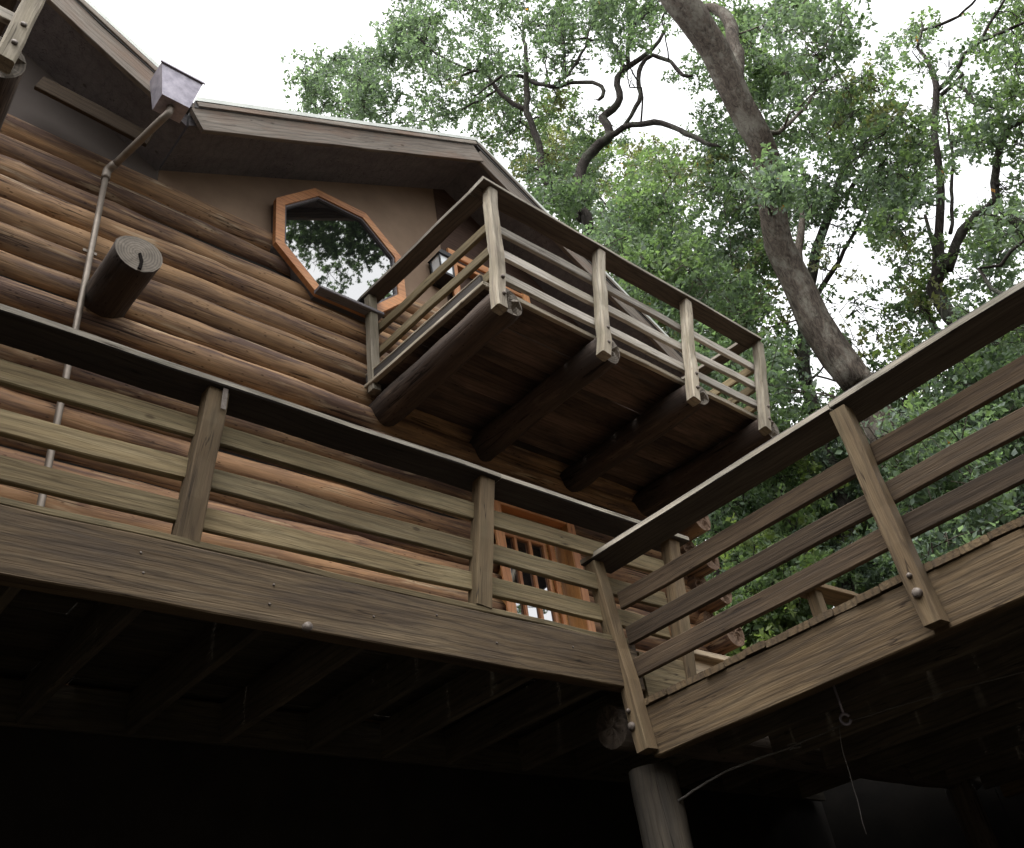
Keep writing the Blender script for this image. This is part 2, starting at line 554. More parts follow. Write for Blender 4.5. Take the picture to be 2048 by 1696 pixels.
def prism(name, poly, axis_dir, depth, mat, parent, origin=(0, 0, 0)):
    """poly: 3D points in order; extruded along axis_dir by depth"""
    o = Matrix.Translation(Vector(poly[0]))
    d = Vector(axis_dir) * depth
    n = len(poly)
    p = [Vector(q) - Vector(poly[0]) for q in poly]
    verts = p + [q + d for q in p]
    nrm = Vector((0, 0, 0))
    for i in range(n):
        nrm += p[i].cross(p[(i + 1) % n])
    flip = nrm.dot(d) > 0
    f0, f1 = tuple(range(n)), tuple(range(2 * n - 1, n - 1, -1))
    faces = [f0, f1] + [(i, i + n, (i + 1) % n + n, (i + 1) % n) for i in range(n)]
    if flip:
        faces = [tuple(reversed(f)) for f in faces]
    return link(name, mesh_from(name, verts, faces), o, parent, mat)


def at(px, py, H):
    """point on the ray of photo pixel (px, py) at horizontal distance H"""
    d = R.T @ np.array([(px - 1024) / FPX, (py - 768) / FPX, 1.0])
    return CAM + d * (H / math.hypot(d[0], d[1]))


# ------------------------------------------------------------------ ground
def ground_z(x, y):
    """flat ground by the house; banks behind, left and right are added to block low sky light"""
    z = -0.02 + 0.05 * math.sin(x * 0.8) * math.cos(y * 0.7)
    k = min(1, max(0, (x - 8) / 7))
    bank = max(0, x - 9.8) * 0.6 + max(0, -y - 3.2) * (1.0 - 0.6 * k) + max(0, -x - 8) * 0.8  # banks added and steepened to shut out low sky light
    return z + 24 * (1 - math.exp(-bank / 24)) + 0.25 * math.sin(x * 0.5 + y * 0.3) * min(1, bank)


gv, gf = [], []
GN = 120
xs = np.linspace(-1, 1, GN)
xs = np.sign(xs) * np.abs(xs) ** 2.2 * 260
for yy in xs:
    for xx in xs:
        gv.append((xx, yy, ground_z(xx, yy)))
for j in range(GN - 1):
    for i in range(GN - 1):
        gf.append((j * GN + i, j * GN + i + 1, (j + 1) * GN + i + 1, (j + 1) * GN + i))
g = link('ground', mesh_from('ground', gv, gf, True), Matrix.Identity(4), None, M['ground'])
g['kind'] = 'structure'

# ------------------------------------------------------------------ log house
WY = 5.21           # front face of the log wall
LC = WY + 0.135     # log centre plane
house = Root('log_house', (3.5, LC, 0), 'two storey log house with octagonal gable window and weathered brown logs', 'house')
grooves = [8.10, 7.86, 7.64, 7.43, 7.19, 6.95, 6.70, 6.475, 6.25, 6.02, 5.79, 5.585, 5.385, 5.155, 4.94, 4.72, 4.5, 4.28, 4.06, 3.84, 3.62, 3.40,
           3.17, 2.94, 2.71, 2.48, 2.25, 2.02, 1.79, 1.56, 1.33, 1.10, 0.87, 0.64, 0.41, 0.18]
XL, XR = -7.0, 7.98
for i in range(len(grooves) - 1):
    za, zb = grooves[i], grooves[i + 1]
    zc, r = (za + zb) / 2, (za - zb) / 2 + 0.010
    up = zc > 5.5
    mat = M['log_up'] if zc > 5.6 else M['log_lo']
    if zb < 3.6:
        break
    spans = [(XL, XR + (0.1 if i % 2 else 0.0))]
    if 6.65 < zc < 8.2:
        spans = [(XL, 4.93), (6.0, spans[0][1])]
    if 3.7 < zc < 5.75:
        spans = [(XL, 5.02), (5.93, spans[0][1])]
    for (a, c) in spans:
        log('log', (a, LC, zc), (c, LC, zc), r * rng.uniform(0.97, 1.03), r * rng.uniform(0.97, 1.03), mat, house, M['end_tan'], rough=0.009, seg=0.14)
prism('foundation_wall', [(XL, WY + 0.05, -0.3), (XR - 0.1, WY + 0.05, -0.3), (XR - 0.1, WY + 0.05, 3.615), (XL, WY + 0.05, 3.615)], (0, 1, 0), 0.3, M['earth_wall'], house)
prism('chinking', [(XL, LC - 0.055, 3.6), (4.9, LC - 0.055, 3.6), (4.9, LC - 0.055, 8.0), (XL, LC - 0.055, 8.0)], (0, 1, 0), 0.1, M['earth_wall'], house)
prism('chinking', [(6.05, LC - 0.055, 3.6), (7.8, LC - 0.055, 3.6), (7.8, LC - 0.055, 8.0), (6.05, LC - 0.055, 8.0)], (0, 1, 0), 0.1, M['earth_wall'], house)
# side wall logs crossing at the corner, their ends towards the camera
for i in range(3, 21):
    zc = grooves[i]
    r = 0.125
    if 4.4 < zc < 6.6 and i % 2 == 0:
        y0 = 4.93 + rng.uniform(-0.03, 0.03)
        r = 0.15
    else:
        y0 = 5.17 + rng.uniform(-0.01, 0.01)
        r = 0.11
    log('log', (7.83, y0, zc), (7.83, 11.8, zc), r, r * 0.95, M['log_lo'] if zc < 5.6 else M['log_up'], house, M['end_tan'], seg=0.3, sides=18, cap_noise=0.02)

# roofs: planes run back from the gable rake at RY
RY, RB = 4.65, 12.0
RIDGE, VAL, EAVE, RIDGE1, EAVE1 = (5.04, 10.42), (1.74, 8.48), (8.25, 8.32), (-3.3, 11.36), (-8.2, 8.55)
roof = None
for nm, (x0, z0), (x1, z1) in (('roof', VAL, RIDGE), ('roof', RIDGE, EAVE), ('roof', RIDGE1, (1.72, 8.46)), ('roof', EAVE1, RIDGE1)):
    th = 0.10
    o = prism('roof', [(x0, RY - 0.03, z0 + 0.012), (x1, RY - 0.03, z1 + 0.012), (x1, RY - 0.03, z1 - th), (x0, RY - 0.03, z0 - th)], (0, 1, 0), RB - RY, M['shingle'], house)
    # soffit sheet beneath
    dz = 0.25
    prism('soffit', [(x0, RY + 0.055, z0 - th - 0.005), (x1, RY + 0.055, z1 - th - 0.005), (x1, RY + 0.055, z1 - dz), (x0, RY + 0.055, z0 - dz)], (0, 1, 0), RB - RY - 0.2, M['soffit'], o)
    # metal drip edge
    prism('drip_edge', [(x0, RY - 0.045, z0 + 0.03), (x1, RY - 0.045, z1 + 0.03), (x1, RY - 0.045, z1 - 0.022), (x0, RY - 0.045, z0 - 0.022)], (0, 1, 0), 0.013, M['drip'], o)
    roof = roof or o


def fascia(x0, z0, x1, z1, d=0.345, y=RY):
    mw = None
    c0, c1 = (x0, y, z0 - 0.02 - d / 2), (x1, y, z1 - 0.02 - d / 2)
    s = math.atan2(z1 - z0, x1 - x0)
    hh = d * math.cos(s)
    board('fascia_board', c0, c1, (0, 0, 1), hh, 0.045, M['fascia'], roof, ch=0.004, jit=0.002)
    board('trim_strip', (x0, y - 0.035, z0 - 0.052), (x1, y - 0.035, z1 - 0.052), (0, 0, 1), 0.05, 0.02, M['fascia'], roof, ch=0.003, jit=0.001)


fascia(1.76, VAL[1], RIDGE[0], RIDGE[1] - 0.01)
fascia(RIDGE[0] + 0.03, RIDGE[1], EAVE[0], EAVE[1])
fascia(0.585, 8.46 + (1.72 - 0.585) * 0.5777, 1.52, 8.46 + 0.2 * 0.5777)
# lookout board under the left eave
board('lookout_board', (0.66, 4.98, 8.24), (1.5, 4.86, 8.02), (0, 0, 1), 0.16, 0.04, M['rail_brown'], roof)

# gable panels above the logs
GP = [(1.0, WY + 0.06, 8.05), (7.9, WY + 0.06, 8.05), (7.9, WY + 0.06, EAVE[1] - 0.02), (RIDGE[0], WY + 0.06, RIDGE[1] - 0.2), (1.74, WY + 0.06, 8.28), (1.2, WY + 0.06, 8.55)]
gl = lambda x: 8.27 + (x - 1.74) * (10.2 - 8.27) / (RIDGE[0] - 1.74)
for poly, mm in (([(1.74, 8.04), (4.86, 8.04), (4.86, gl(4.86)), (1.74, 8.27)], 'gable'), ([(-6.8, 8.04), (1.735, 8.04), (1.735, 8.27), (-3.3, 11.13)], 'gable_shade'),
                 ([(4.865, 8.04), (7.86, 8.04), (7.86, 8.36), (RIDGE[0], 10.2), (4.865, gl(4.865))], 'gable_shadowed')):
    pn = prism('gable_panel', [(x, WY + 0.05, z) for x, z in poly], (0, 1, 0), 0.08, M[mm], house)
    if mm == 'gable_shadowed':
        pn['label'] = 'gable panel above the upper door, darkened as soffit shade'

# projecting purlin log
log('beam_log', (1.465, 4.62, 6.50), (1.47, 5.4, 6.52), 0.15, 0.155, M['log_red'], house, M['end'], seg=0.1, sides=24, cap_noise=0.001)
# radial crack in its sawn end
prism('crack', [(1.467, 4.609, 6.49), (1.485, 4.609, 6.42), (1.475, 4.609, 6.355), (1.50, 4.609, 6.35), (1.505, 4.609, 6.43), (1.482, 4.609, 6.5)], (0, 1, 0), 0.012, M['void'], house)

# octagonal window
WC, WA = (3.50, 8.155), 0.70
win = None


def octo(a, y):
    k = math.tan(math.pi / 8)
    return [(WC[0] + a * x, y, WC[1] + a * z) for x, z in ((-1, -k), (-1, k), (-k, 1), (k, 1), (1, k), (1, -k), (k, -1), (-k, -1))]


win = prism('window', octo(WA + 0.0, WY - 0.005), (0, 1, 0), 0.14, M['soffit'], house)
outer, inner = octo(WA + 0.012, WY - 0.06), octo(WA - 0.078, WY - 0.06)
for i in range(8):
    j = (i + 1) % 8
    prism('frame', [outer[i], outer[j], inner[j], inner[i]], (0, 1, 0), 0.055, M['orange'], win)
o2, i2 = octo(WA - 0.08, WY - 0.045), octo(WA - 0.1, WY - 0.045)
for i in range(8):
    j = (i + 1) % 8
    prism('stop_bead', [o2[i], o2[j], i2[j], i2[i]], (0, 1, 0), 0.045, M['soffit'], win)
prism('glass', octo(WA - 0.082, WY - 0.02), (0, 1, 0), 0.014, M['glass'], win)
board('sill', (3.18, WY - 0.10, 7.445), (3.86, WY - 0.10, 7.445), (0, 0, 1), 0.035, 0.1, M['soffit'], win)


# doors
def door(x0, x1, z0, z1, gx, gz, cols, rows, y, name='door'):
    d = prism(name, [(x0 + 0.075, y + 0.02, z0), (x1 - 0.075, y + 0.02, z0), (x1 - 0.075, y + 0.02, z1 - 0.075), (x0 + 0.075, y + 0.02, z1 - 0.075)], (0, 1, 0), 0.04, M['golden'], house)
    for xa in (x0 + 0.03, x1 - 0.03):
        board('jamb', (xa, (WY + y) / 2, z0), (xa, (WY + y) / 2, z1), (1, 0, 0), 0.05, y + 0.08 - WY, M['golden'], d)
        board('casing', (xa + (-0.03 if xa < (x0 + x1) / 2 else 0.03), WY - 0.03, z0), (xa + (-0.03 if xa < (x0 + x1) / 2 else 0.03), WY - 0.03, z1 + 0.04), (1, 0, 0), 0.1, 0.03, M['orange'], d)
    board('header', (x0 + 0.005, (WY + y) / 2, z1 - 0.03), (x1 - 0.005, (WY + y) / 2, z1 - 0.03), (0, 0, 1), 0.05, y + 0.07 - WY, M['orange'], d)
    board('casing', (x0 - 0.05, WY - 0.03, z1 + 0.095), (x1 + 0.05, WY - 0.03, z1 + 0.095), (0, 0, 1), 0.1, 0.032, M['orange'], d)
    xa, xb = gx
    za, zb = gz
    for c in range(cols):
        for r_ in range(rows):
            u0, u1 = xa + (xb - xa) * c / cols + 0.012, xa + (xb - xa) * (c + 1) / cols - 0.012
            w0, w1 = za + (zb - za) * r_ / rows + 0.012, za + (zb - za) * (r_ + 1) / rows - 0.012
            pn = prism('pane', [(u0 - 0.012, y + 0.012, w0 - 0.012), (u1 + 0.012, y + 0.012, w0 - 0.012), (u1 + 0.012, y + 0.012, w1 + 0.012), (u0 - 0.012, y + 0.012, w1 + 0.012)], (0, 1, 0), 0.006, M['glass'], d)
            # old glazing is never quite in one plane: tilt each pane a little
            pn.rotation_euler = (rng.normal(0, 0.006), 0, rng.normal(0, 0.006))
    for c in range(cols + 1):
        xx = xa + (xb - xa) * c / cols
        board('muntin', (xx, y, za), (xx, y, zb), (1, 0, 0), 0.036, 0.03, M['orange'], d, jit=0.0)
    for r_ in range(rows + 1):
        zz = za + (zb - za) * r_ / rows
        board('muntin', (xa, y + 0.003, zz), (xb, y + 0.003, zz), (0, 0, 1), 0.036, 0.03, M['orange'], d, jit=0.0)
    for xs_ in ((x0 + 0.08 + xa - 0.015) / 2, (x1 - 0.08 + xb + 0.015) / 2):
        ww = abs((xa - 0.015) - (x0 + 0.08))
        board('stile', (xs_, y - 0.004, z0), (xs_, y - 0.004, z1 - 0.08), (1, 0, 0), ww, 0.034, M['orange'], d, jit=0.0)
    board('rail', (xa, y - 0.002, (z0 + za) / 2), (xb, y - 0.002, (z0 + za) / 2), (0, 0, 1), za - z0 - 0.03, 0.03, M['orange'], d, jit=0.0)
    return d


door(5.03, 5.97, 3.77, 5.86, (5.175, 5.72), (4.80, 5.62), 3, 3, WY + 0.13)
door(4.93, 6.01, 6.62, 8.86, (5.08, 5.86), (7.3, 8.66), 2, 3, WY + 0.1)

# porch lantern by the upper door
lan = Root('wall_lantern', (4.70, WY + 0.05, 8.57), 'small black box lantern with pale glass on gable wall beside the upper door', 'lantern')
LX, LZ, LYc = 4.72, 8.56, WY - 0.07
prism('back_plate', [(LX - 0.06, WY + 0.02, LZ - 0.17), (LX + 0.06, WY + 0.02, LZ - 0.17), (LX + 0.06, WY + 0.02, LZ + 0.17), (LX - 0.06, WY + 0.02, LZ + 0.17)], (0, 1, 0), 0.03, M['black'], lan)
prism('lamp_glass', [(LX - 0.075, LYc - 0.08, LZ - 0.13), (LX + 0.075, LYc - 0.08, LZ - 0.13), (LX + 0.085, LYc - 0.085, LZ + 0.11), (LX - 0.085, LYc - 0.085, LZ + 0.11)], (0, 1, 0), 0.15, M['lantern_glass'], lan)
prism('hood', [(LX - 0.11, LYc - 0.11, LZ + 0.112), (LX + 0.11, LYc - 0.11, LZ + 0.112), (LX + 0.07, LYc - 0.11, LZ + 0.17), (LX - 0.07, LYc - 0.11, LZ + 0.17)], (0, 1, 0), 0.2, M['black'], lan)
prism('base', [(LX - 0.09, LYc - 0.095, LZ - 0.165), (LX + 0.09, LYc - 0.095, LZ - 0.165), (LX + 0.09, LYc - 0.095, LZ - 0.132), (LX - 0.09, LYc - 0.095, LZ - 0.132)], (0, 1, 0), 0.18, M['black'], lan)
for sx in (-1, 1):
    for dy in (-0.088, 0.062):
        board('corner_bar', (LX + sx * 0.083, LYc + dy, LZ - 0.13), (LX + sx * 0.088, LYc + dy, LZ + 0.112), (1, 0, 0), 0.018, 0.018, M['black'], lan, jit=0)

# downpipe with rainwater head in the roof valley
dp = Root('rain_downpipe', (1.3, 5.14, 3.75), 'thin metal downpipe with flared rainwater box hung in the roof valley', 'downpipe')
by, bt = 4.585, 4.36
fr = [(1.345, bt, 8.36), (1.69, bt, 8.36), (1.62, bt + 0.05, 8.03), (1.40, bt + 0.05, 8.03)]
bk = [(1.345, by, 8.36), (1.69, by, 8.36), (1.62, by, 8.03), (1.40, by, 8.03)]
hv = [Vector(p) - Vector((1.5, 4.5, 8.2)) for p in fr + bk]
link('rainwater_box', mesh_from('rainwater_box', hv, [(3, 2, 1, 0), (4, 5, 6, 7), (0, 4, 7, 3), (2, 6, 5, 1), (3, 7, 6, 2), (0, 1, 5, 4)]), Matrix.Translation((1.5, 4.5, 8.2)), dp, M['galv'])
board('rim', (1.335, bt - 0.006, 8.352), (1.70, bt - 0.006, 8.352), (0, 0, 1), 0.022, 0.014, M['galv'], dp, jit=0)
tube('pipe', *smooth_path([(1.5, 4.49, 8.04), (1.5, 4.5, 7.98), (1.47, 4.56, 7.93), (1.33, 5.08, 7.82)], [0.03] * 4, 0.06), M['pipe'], dp, 14)
tube('elbow', *smooth_path([(1.335, 5.06, 7.826), (1.305, 5.135, 7.80), (1.302, 5.145, 7.70)], [0.034] * 3, 0.03), M['pipe'], dp, 14)
tube('pipe', *smooth_path([(1.302, 5.145, 7.72), (1.300, 5.148, 6.4), (1.297, 5.15, 5.0), (1.297, 5.15, 3.78)], [0.023] * 4, 0.5), M['pipe'], dp, 14)
for zz in (6.9, 5.62, 4.6):
    board('bracket', (1.25, 5.175, zz), (1.35, 5.175, zz), (0, 0, 1), 0.03, 0.012, M['pipe'], dp, jit=0)


# ------------------------------------------------------------------ balconies
def balcony(x0, x1, beams, posts_b, posts_t, label, group, xl_rail=True, br=0.128):
    """floor on log beams out of the wall, posts bolted to the beam ends"""
    FY, CY = 3.62, 3.385
    sag = lambda y: 0.055 * (y - 3.5)
    B = Root('balcony', ((x0 + x1) / 2, WY, 6.5), label, 'balcony', None)
    zf = 6.515
    # floor boards run along x
    y = FY + 0.055
    while y < WY + 0.03:
        bw = 0.1375
        board('floor_board', (x0 + rng.uniform(-0.01, 0.01), y, zf + sag(y)), (x1 + rng.uniform(-0.01, 0.01), y, zf + sag(y)), (0, 1, 0), bw, 0.038, M['redboard'], B, seg=0.5)
        y += 0.139
    board('edge_board', (x0 - 0.02, FY - 0.032, zf - 0.002), (x1 + 0.02, FY - 0.032, zf - 0.002), (0, 0, 1), 0.05, 0.04, M['pale'], B)
    for xx, sg in ((x0 - 0.012, -1), (x1 + 0.012, 1)):
        board('side_board', (xx, FY, zf + 0.072 + sag(FY)), (xx, WY - 0.01, zf + 0.072 + sag(WY)), (0, 0, 1), 0.105, 0.022, M['cap'], B)
        board('edge_board', (xx + sg * 0.012, FY - 0.045, zf + 0.0 + sag(FY)), (xx + sg * 0.012, WY - 0.01, zf + 0.0 + sag(WY)), (0, 0, 1), 0.035, 0.05, M['pale'], B)
        board('edge_board', (xx, FY, zf + 0.133 + sag(FY)), (xx, WY - 0.01, zf + 0.133 + sag(WY)), (0, 0, 1), 0.016, 0.03, M['pale'], B)
    for xb in beams:
        log('beam_log', (xb - 0.03, FY - 0.135, zf - 0.065 - br + sag(FY)), (xb + 0.06, WY + 0.14, zf - 0.05 - br + sag(WY)), br, br + 0.008, M['log_red'], B, M['end'], seg=0.1, cap_noise=0.03)
    # posts
    tops = []
    for (xb, yb, zb), (xt, yt, zt) in zip(posts_b, posts_t):
        p = board('post', (xb, yb, zb), (xt, yt, zt), (0, 1, 0), 0.095, 0.10, M['pale'], B, ch=0.012, jit=0.004, seg=0.2)
        for q in (0.1, 0.23):
            c = Vector((xb, yb, zb)).lerp(Vector((xt, yt, zt)), q)
            tube('bolt', [(c.x + 0.012, c.y - 0.043, c.z), (c.x + 0.012, c.y - 0.062, c.z)], [0.017, 0.016], M['bolt'], p, 8)
        tops.append((xt, yt, zt))
    zc = 7.575
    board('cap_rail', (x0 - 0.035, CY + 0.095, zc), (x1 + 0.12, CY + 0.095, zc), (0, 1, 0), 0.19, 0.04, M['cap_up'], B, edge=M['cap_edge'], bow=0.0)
    for xx in ((x0 + 0.05, x1 + 0.03) if xl_rail else (x1 + 0.03,)):
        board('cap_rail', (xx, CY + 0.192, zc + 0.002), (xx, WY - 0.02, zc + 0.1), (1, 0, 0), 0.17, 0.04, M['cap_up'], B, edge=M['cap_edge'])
    ry = posts_t[0][1] + 0.075
    for zr in (7.215, 6.915, 6.64):
        f = (zr - 6.1) / 1.4
        yy = posts_b[0][1] + (posts_t[0][1] - posts_b[0][1]) * f + 0.075
        xa = posts_b[0][0] + (posts_t[0][0] - posts_b[0][0]) * f
        xb_ = posts_b[-1][0] + (posts_t[-1][0] - posts_b[-1][0]) * f
        xs_ = [posts_b[i][0] + (posts_t[i][0] - posts_b[i][0]) * f for i in range(len(posts_b))]
        for i in range(len(xs_) - 1):
            board('rail', (xs_[i] + 0.004, yy + rng.uniform(-.004, .004), zr + rng.uniform(-.008, .008)), (xs_[i + 1] - 0.004, yy, zr + rng.uniform(-.008, .008)), (0, 0, 1), 0.095, 0.038, M['silver'], B)
        for xx, do in ((xa + 0.03, xl_rail), (xb_ - 0.03, True)):
            if do:
                board('rail', (xx, yy + 0.025, zr + sag(yy)), (xx, WY - 0.02, zr + 0.085), (0, 0, 1), 0.09, 0.038, M['rail'], B)
    if xl_rail:
        board('post', (x0 + 0.005, WY - 0.085, 6.52), (x0 + 0.02, WY - 0.085, 7.64), (0, 1, 0), 0.09, 0.09, M['pale'], B, ch=0.01)
    board('post', (x1 - 0.02, WY - 0.085, 6.52), (x1, WY - 0.085, 7.64), (0, 1, 0), 0.09, 0.09, M['pale'], B, ch=0.01)
    return B


pyb, pyt = 3.46, 3.44
pb = [(3.70, 3.46, 6.15), (4.81, 3.46, 6.18), (5.94, 3.46, 6.16), (7.03, 3.46, 6.22)]
pt = [(3.84, 3.46, 7.553), (5.13, 3.46, 7.553), (6.37, 3.46, 7.553), (7.59, 3.46, 7.553)]
balcony(3.74, 7.45, [3.86, 4.98, 6.14, 7.25], pb, pt, 'weathered upper balcony on four log beams beneath the gable and octagonal window', None)
pb2 = [(-3.3, 3.40, 6.1), (-2.1, 3.40, 6.1), (-0.9, 3.40, 6.1), (0.262, 3.39, 6.13)]
pt2 = [(-3.3, 3.40, 7.553), (-2.1, 3.40, 7.553), (-0.9, 3.40, 7.553), (0.37, 3.40, 7.553)]
b2 = balcony(-3.4, 0.17, [-3.3, -2.1, -0.9, 0.245], pb2, pt2, 'second upper balcony showing only one post and thick cracked log beam end in a corner', None, br=0.165)

# ------------------------------------------------------------------ upper deck along the house
DY = 3.55
deck = Root('upper_deck', (2.0, 4.4, 3.6), 'long deck against the log wall with three flat rails and thick brown rim beam', 'deck')
ZB, ZT = 3.43, 3.725
board('rim_beam', (-4.0, DY + 0.045, (ZB + ZT) / 2), (4.47, DY + 0.045, (ZB + ZT) / 2), (0, 0, 1), ZT - ZB, 0.09, M['rim'], deck, ch=0.006, jit=0.002)
# hex bolt hanging at the beam's lower edge
pbx = (2.12, DY - 0.012, 3.437)
tube('bolt', [(pbx[0], pbx[1] + 0.014, pbx[2]), (pbx[0], pbx[1] - 0.012, pbx[2])], [0.024, 0.022], M['bolt'], deck, 12)
for xx, zz in ((0.55, 3.6), (0.57, 3.53), (1.32, 3.64), (1.34, 3.55), (1.95, 3.62), (1.93, 3.52), (2.5, 3.56), (2.9, 3.64), (3.3, 3.55), (3.9, 3.62)):
    tube('nail_head', [(xx, DY + 0.002, zz), (xx, DY - 0.004, zz)], [0.007, 0.006], M['bolt'], deck, 6)
board('edge_board', (-4.0, DY + 0.072, ZT + 0.022), (4.45, DY + 0.072, ZT + 0.022), (0, 1, 0), 0.125, 0.036, M['rail'], deck)
y = DY + 0.145 + 0.07
while y < WY + 0.06:
    for a, c in ((-4.0, 1.3 + rng.uniform(-0.6, 0.6)), (None, 8.9)):
        a = a if a is not None else last + 0.006
        board('deck_board', (a, y, ZT + 0.022), (c, y, ZT + 0.022), (0, 1, 0), 0.1442, 0.036, M['dark_board'], deck, seg=1.0)
        last = c
    y += 0.145
for xj in (-3.6, -3.05, -2.5, -1.95, -1.4, -0.85, -0.29, 0.33, 0.90, 1.40, 1.97, 2.53, 3.1, 3.66, 4.2, 4.9, 5.5, 6.1, 6.7, 7.3, 7.9, 8.5):
    y0 = DY + 0.092 if xj < 4.45 else DY + 0.12
    board('joist', (xj, y0, 3.575), (xj, WY - 0.05, 3.575), (0, 0, 1), 0.23, 0.045, M['joist'], deck, seg=0.6)
board('ledger', (-4.0, WY - 0.025, 3.575), (8.9, WY - 0.025, 3.575), (0, 0, 1), 0.235, 0.04, M['joist'], deck, seg=1.0)
# paler tan rim to the right of the steps
board('rim_board', (5.02, DY + 0.085, 3.565), (8.9, DY + 0.085, 3.565), (0, 0, 1), 0.38, 0.045, M['rim_tan'], deck)
board('edge_board', (5.0, DY + 0.07, 3.778), (8.9, DY + 0.07, 3.778), (0, 0, 1), 0.04, 0.14, M['rim_tan'], deck)
board('blocking', (4.5, DY + 0.05, 3.535), (4.98, DY + 0.05, 3.535), (0, 0, 1), 0.3, 0.09, M['rail'], deck)
# railing
caps = [(-4.0, 3.60 - 0.03), (3.44, 3.565), (5.25, 3.565)]
for (xa, ya), (xb, yb) in zip(caps[:-1], caps[1:]):
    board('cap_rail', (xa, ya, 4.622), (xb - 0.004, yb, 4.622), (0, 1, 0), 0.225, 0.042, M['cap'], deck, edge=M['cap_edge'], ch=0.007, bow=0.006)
LP = [((-1.5, 3.60), (-1.45, 3.54)), ((-0.3, 3.60), (-0.26, 3.54)), ((1.525, 3.60), (1.60, 3.53)), ((3.255, 3.60), (3.36, 3.535)), ((4.95, 3.60), (5.12, 3.535))]
for (xb, yb), (xt, yt) in LP:
    p = board('post', (xb, yb, ZT + 0.04 if xb < 4.5 else 3.4), (xt, yt, 4.60), (0, 1, 0), 0.092, 0.112, M['post'], deck, ch=0.006, jit=0.003, seg=0.2)
# strap on the second post
sp = (1.605, 3.53 - 0.052, 4.54)
board('strap', (sp[0] + 0.012, sp[1] + 0.0, 4.47), (sp[0] + 0.018, sp[1] - 0.004, 4.598), (1, 0, 0), 0.028, 0.004, M['bolt'], deck, jit=0)
xp = [q[0][0] for q in LP]
for zr, off in ((4.385, 0.0), (4.145, -0.01), (3.927, -0.02)):
    f = (zr - 3.75) / 0.85
    for i in range(len(LP) - 1):
        xa = LP[i][0][0] + (LP[i][1][0] - LP[i][0][0]) * f
        xb = LP[i + 1][0][0] + (LP[i + 1][1][0] - LP[i + 1][0][0]) * f
        yy = 3.605 + (3.535 - 3.605) * f + 0.03
        za, zb = zr + rng.uniform(-0.01, 0.012), zr + rng.uniform(-0.012, 0.01)
        board('rail', (xa + 0.05, yy, za), (xb - 0.05, yy, zb), (0, 0, 1), 0.118, 0.036, M['rail'], deck, bow=rng.uniform(-0.008, 0.003))
# railing past the steps
for (xb, xt) in ((6.89, 6.93), (8.7, 8.75)):
    board('post', (xb, 3.53, 3.4), (xt, 3.52, 4.56), (0, 1, 0), 0.1, 0.1, M['post'], deck, ch=0.006)
board('cap_rail', (6.78, 3.53, 4.58), (7.45, 3.53, 4.60), (0, 1, 0), 0.22, 0.045, M['post'], deck)
board('cap_rail', (7.455, 3.53, 4.60), (8.9, 3.53, 4.60), (0, 1, 0), 0.22, 0.045, M['post'], deck)
for zr in (4.36, 4.13, 3.92):
    board('rail', (6.98, 3.585, zr), (8.66, 3.585, zr), (0, 0, 1), 0.11, 0.036, M['rail'], deck)

# ------------------------------------------------------------------ lower deck to the right
low = Root('lower_deck', (6.0, 1.0, 3.1), 'lower side deck with golden brown rim beam and bolted railing posts', 'deck')
LX0 = 4.39
board('rim_beam', (LX0 + 0.045, 3.53, 3.165), (LX0 + 0.045, -3.2, 3.165), (0, 0, 1), 0.285, 0.09, M['rim_gold'], low, ch=0.006, jit=0.002)
y = -3.2
while y < 3.5:
    dxj = rng.uniform(-0.006, 0.006)
    board('deck_board', (LX0 - 0.012 + dxj, y + 0.07, 3.331), (9.0, y + 0.07, 3.331), (0, 1, 0), 0.1443, 0.038, M['rim_gold'], low, seg=1.2)
    y += 0.145
for xj in (5.0, 5.6, 6.2, 6.8, 7.4, 8.0, 8.6):
    board('joist', (xj, 3.5, 3.19), (xj, -3.2, 3.19), (0, 0, 1), 0.23, 0.045, M['joist'], low, seg=1.0)
board('rim_beam', (8.95, 3.5, 3.165), (8.95, -3.2, 3.165), (0, 0, 1), 0.285, 0.09, M['rim_gold'], low)
RP = [3.56, 1.672, -0.35, -2.4]
for k, yy in enumerate(RP):
    xb = LX0 - 0.052
    p = board('post', (xb, yy - (0.03 if k == 0 else 0), 3.05), (xb - 0.006, yy + (0.06 if k == 0 else 0.0), 4.285), (0, 1, 0), 0.095, 0.098, M['post'], low, ch=0.007, jit=0.004, seg=0.2)
    for q, rr in ((3.20, 0.026), (3.29, 0.014)):
        tube('bolt', [(xb - 0.045, yy - 0.0, q), (xb - 0.062, yy - 0.0, q), (xb - 0.07, yy, q)], [rr, rr * 0.95, rr * 0.5], M['bolt'], p, 10)
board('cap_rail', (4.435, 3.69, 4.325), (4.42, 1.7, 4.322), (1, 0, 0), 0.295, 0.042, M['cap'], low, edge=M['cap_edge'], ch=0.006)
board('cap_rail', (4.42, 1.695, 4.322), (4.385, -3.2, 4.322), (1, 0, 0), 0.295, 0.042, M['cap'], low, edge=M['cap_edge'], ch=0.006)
for zr in (4.005, 3.78, 3.56):
    for k in range(len(RP) - 1):
        board('rail', (LX0 + 0.03, RP[k] - 0.02, zr + rng.uniform(-0.01, 0.01)), (LX0 + 0.03, RP[k + 1] + 0.02, zr + rng.uniform(-0.01, 0.01)), (0, 0, 1), 0.118, 0.038, M['rail_brown'], low)
